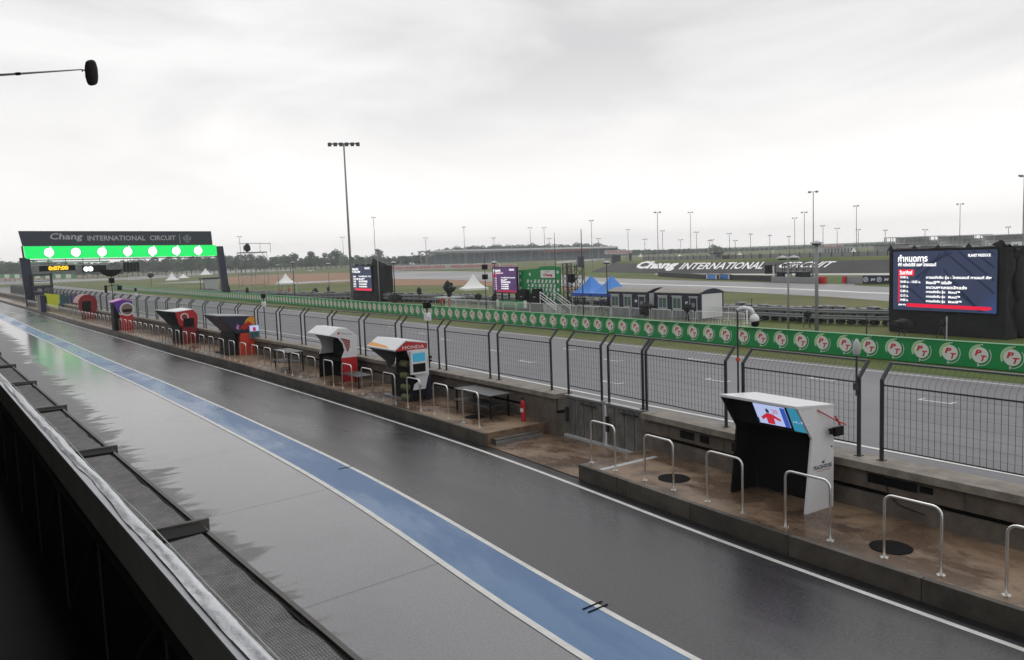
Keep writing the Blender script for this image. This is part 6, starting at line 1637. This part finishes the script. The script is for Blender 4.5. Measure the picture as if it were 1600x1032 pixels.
for k in range(len(brY) - 1):
    y0, y1 = brY[k] + .1, brY[k + 1]
    vs = []; nA, nB = 24, 6
    for i in range(nA + 1):
        for j in range(nB + 1):
            y = y0 + (y1 - y0) * i / nA; x = .79 + (1.36 - .79) * j / nB
            z = 3.992 - .02 * math.sin(math.pi * j / nB) * math.sin(math.pi * i / nA) + .020 * mnoise.noise(Vector((x * 1.5 + y * 1.2, y * 3.4, k)))
            vs.append((FX(x, y), y, z))
    mb.add(vs, [(i * (nB + 1) + j, (i + 1) * (nB + 1) + j, (i + 1) * (nB + 1) + j + 1, i * (nB + 1) + j + 1) for i in range(nA) for j in range(nB)])
mb.build('mesh_cloth', aw, t, True)
m_ang = mat('awning_edge_angle', (.10, .092, .085), .55, var=.25, vs=3)
mb = MB(); fac_box(mb, 1.385, 1.412, -3, 50, 3.96, 4.005); mb.build('edge_rail', m_ang, t)
mb = MB(); fac_box(mb, 1.362, 1.383, -3, 50, 3.94, 3.99); mb.build('dark_edge', m_black, t)
for y in brY[1:]:
    mb = MB(); x0, x1 = FX(.79, y), FX(1.42, y)
    mb.box(x0, x1 + .05, y - .035, y + .0, 3.9, 4.025, 0); mb.box(x0, x1 - .01, y - .25, y - .036, 3.93, 4.012, 1)
    mb.build('bracket', [m_ang, mat('dark_bracket', (.018, .018, .018), .8, spec=.2)], t)
# white sheet laid along the parapet
t = thing('plastic_sheet', 'crumpled white plastic sheet draped along the top of the balcony parapet', 'plastic sheet')
mb = MB(); nA, nB = 520, 12; vs = []
for i in range(nA + 1):
    y = .3 + i * .05
    inner = .732 + .018 * (mnoise.noise(Vector((y * .9, 5, 0))) + .3 * mnoise.noise(Vector((y * 3, 2, 1))))
    outer = .805 + .010 * mnoise.noise(Vector((y * 1.6, 9, 0)))
    fold = .5 + .5 * mnoise.noise(Vector((y * .8, 1, 7)))
    for j in range(nB + 1):
        f = j / nB; x = inner + (outer - inner) * f
        z = LZ + .006 + .014 * math.sin(math.pi * min(1, f * 1.1)) * (.25 + .6 * fold) + .003 * math.sin(f * 11 + y * .7) * fold + .005 * mnoise.noise(Vector((x * 22, y * 2.5, 0))) + .0045 * mnoise.noise(Vector((x * 45, y * 9, 4)))
        if f > .8: z -= (f - .8) * .35
        z = max(z, LZ + .004) if x < .79 else z
        vs.append((FX(x, y), y, z))
mb.add(vs, [(i * (nB + 1) + j, (i + 1) * (nB + 1) + j, (i + 1) * (nB + 1) + j + 1, i * (nB + 1) + j + 1) for i in range(nA) for j in range(nB)])
mb.build('sheet', mat('white_plastic_film', (.78, .80, .84), .40, var=.12, vs=2.5, bump=.8, bs=14), t, True)
mb = MB(); mb.tube([(FX(.800 + .006 * math.sin(y * 2.1), y), y, LZ + .008 + .004 * math.sin(y * 3.3)) for y in np.arange(.3, 26, .2)], .003, 5); mb.build('hem_cord', mat('pale_cord', (.45, .5, .48), .5), t, True)
# microphone on a boom
cx, cz = GY(143, 114, 8.0); bx, bz = GY(128, 109, 8.0); ex, ez = GY(0, 117.5, 8.0)
t = thing('boom_microphone', 'furry black microphone windshield on a thin pole reaching in from the upper left', 'microphone', (cx, 8, cz))
mb = MB(); vs = []; nu, nv = 20, 14
for j in range(nv + 1):
    th = math.pi * j / nv
    for i in range(nu):
        ph = 2 * math.pi * i / nu; s_ = math.sin(th) ** .55 if 0 < j < nv else 0
        k = 1 + .06 * mnoise.noise(Vector((math.cos(ph) * 2, math.sin(ph) * 2, math.cos(th) * 3)))
        vs.append((.052 * s_ * math.cos(ph) * k, .055 * s_ * math.sin(ph) * k, .108 * math.copysign(abs(math.cos(th)) ** .8, math.cos(th)) + .004 * math.cos(ph)))
mb.add(vs, [(j * nu + i, (j + 1) * nu + i, (j + 1) * nu + (i + 1) % nu, j * nu + (i + 1) % nu) for j in range(nv) for i in range(nu)])
mb.build('windshield', m_foam, t, True)
mb = MB(); mb.tube([(-.05, 0, .012), (bx - cx + .01, 0, bz - cz)], .006, 6); mb.tube([(-.075, 0, .012), (-.066, 0, .012)], .011, 8); mb.build('shock_mount', m_black, t)
dx, dz = ex - bx, ez - bz
mb = MB(); mb.tube([(bx - cx, 0, bz - cz), (bx - cx + dx, 0, bz - cz + dz), (bx - cx + dx * 4, 0, bz - cz + dz * 4)], [.005, .010, .016], 8); mb.build('boom_pole', mat('dull_steel_pole', (.20, .20, .21), .5), t, True)
mb = MB(); f = .76; mb.tube([(bx - cx + dx * f, 0, bz - cz + dz * f), (bx - cx + dx * (f + .06), 0, bz - cz + dz * (f + .06))], .013, 8); mb.build('pole_clamp', m_black, t)

# ------------------------------------------------------------------ damp air
hm = bpy.data.materials.new('damp_air'); hm.use_nodes = True; nt = hm.node_tree; nt.nodes.clear()
vo = nt.nodes.new('ShaderNodeVolumePrincipled'); vo.inputs['Color'].default_value = (.93, .95, 1.0, 1); vo.inputs['Density'].default_value = .00034; vo.inputs['Anisotropy'].default_value = 0.2
oo_ = nt.nodes.new('ShaderNodeOutputMaterial'); nt.links.new(vo.outputs[0], oo_.inputs['Volume'])
mb = MB(); mb.box(-500, 1500, -300, 1700, -1.2, 45)
o = mb.build('haze', hm); o['kind'] = 'stuff'
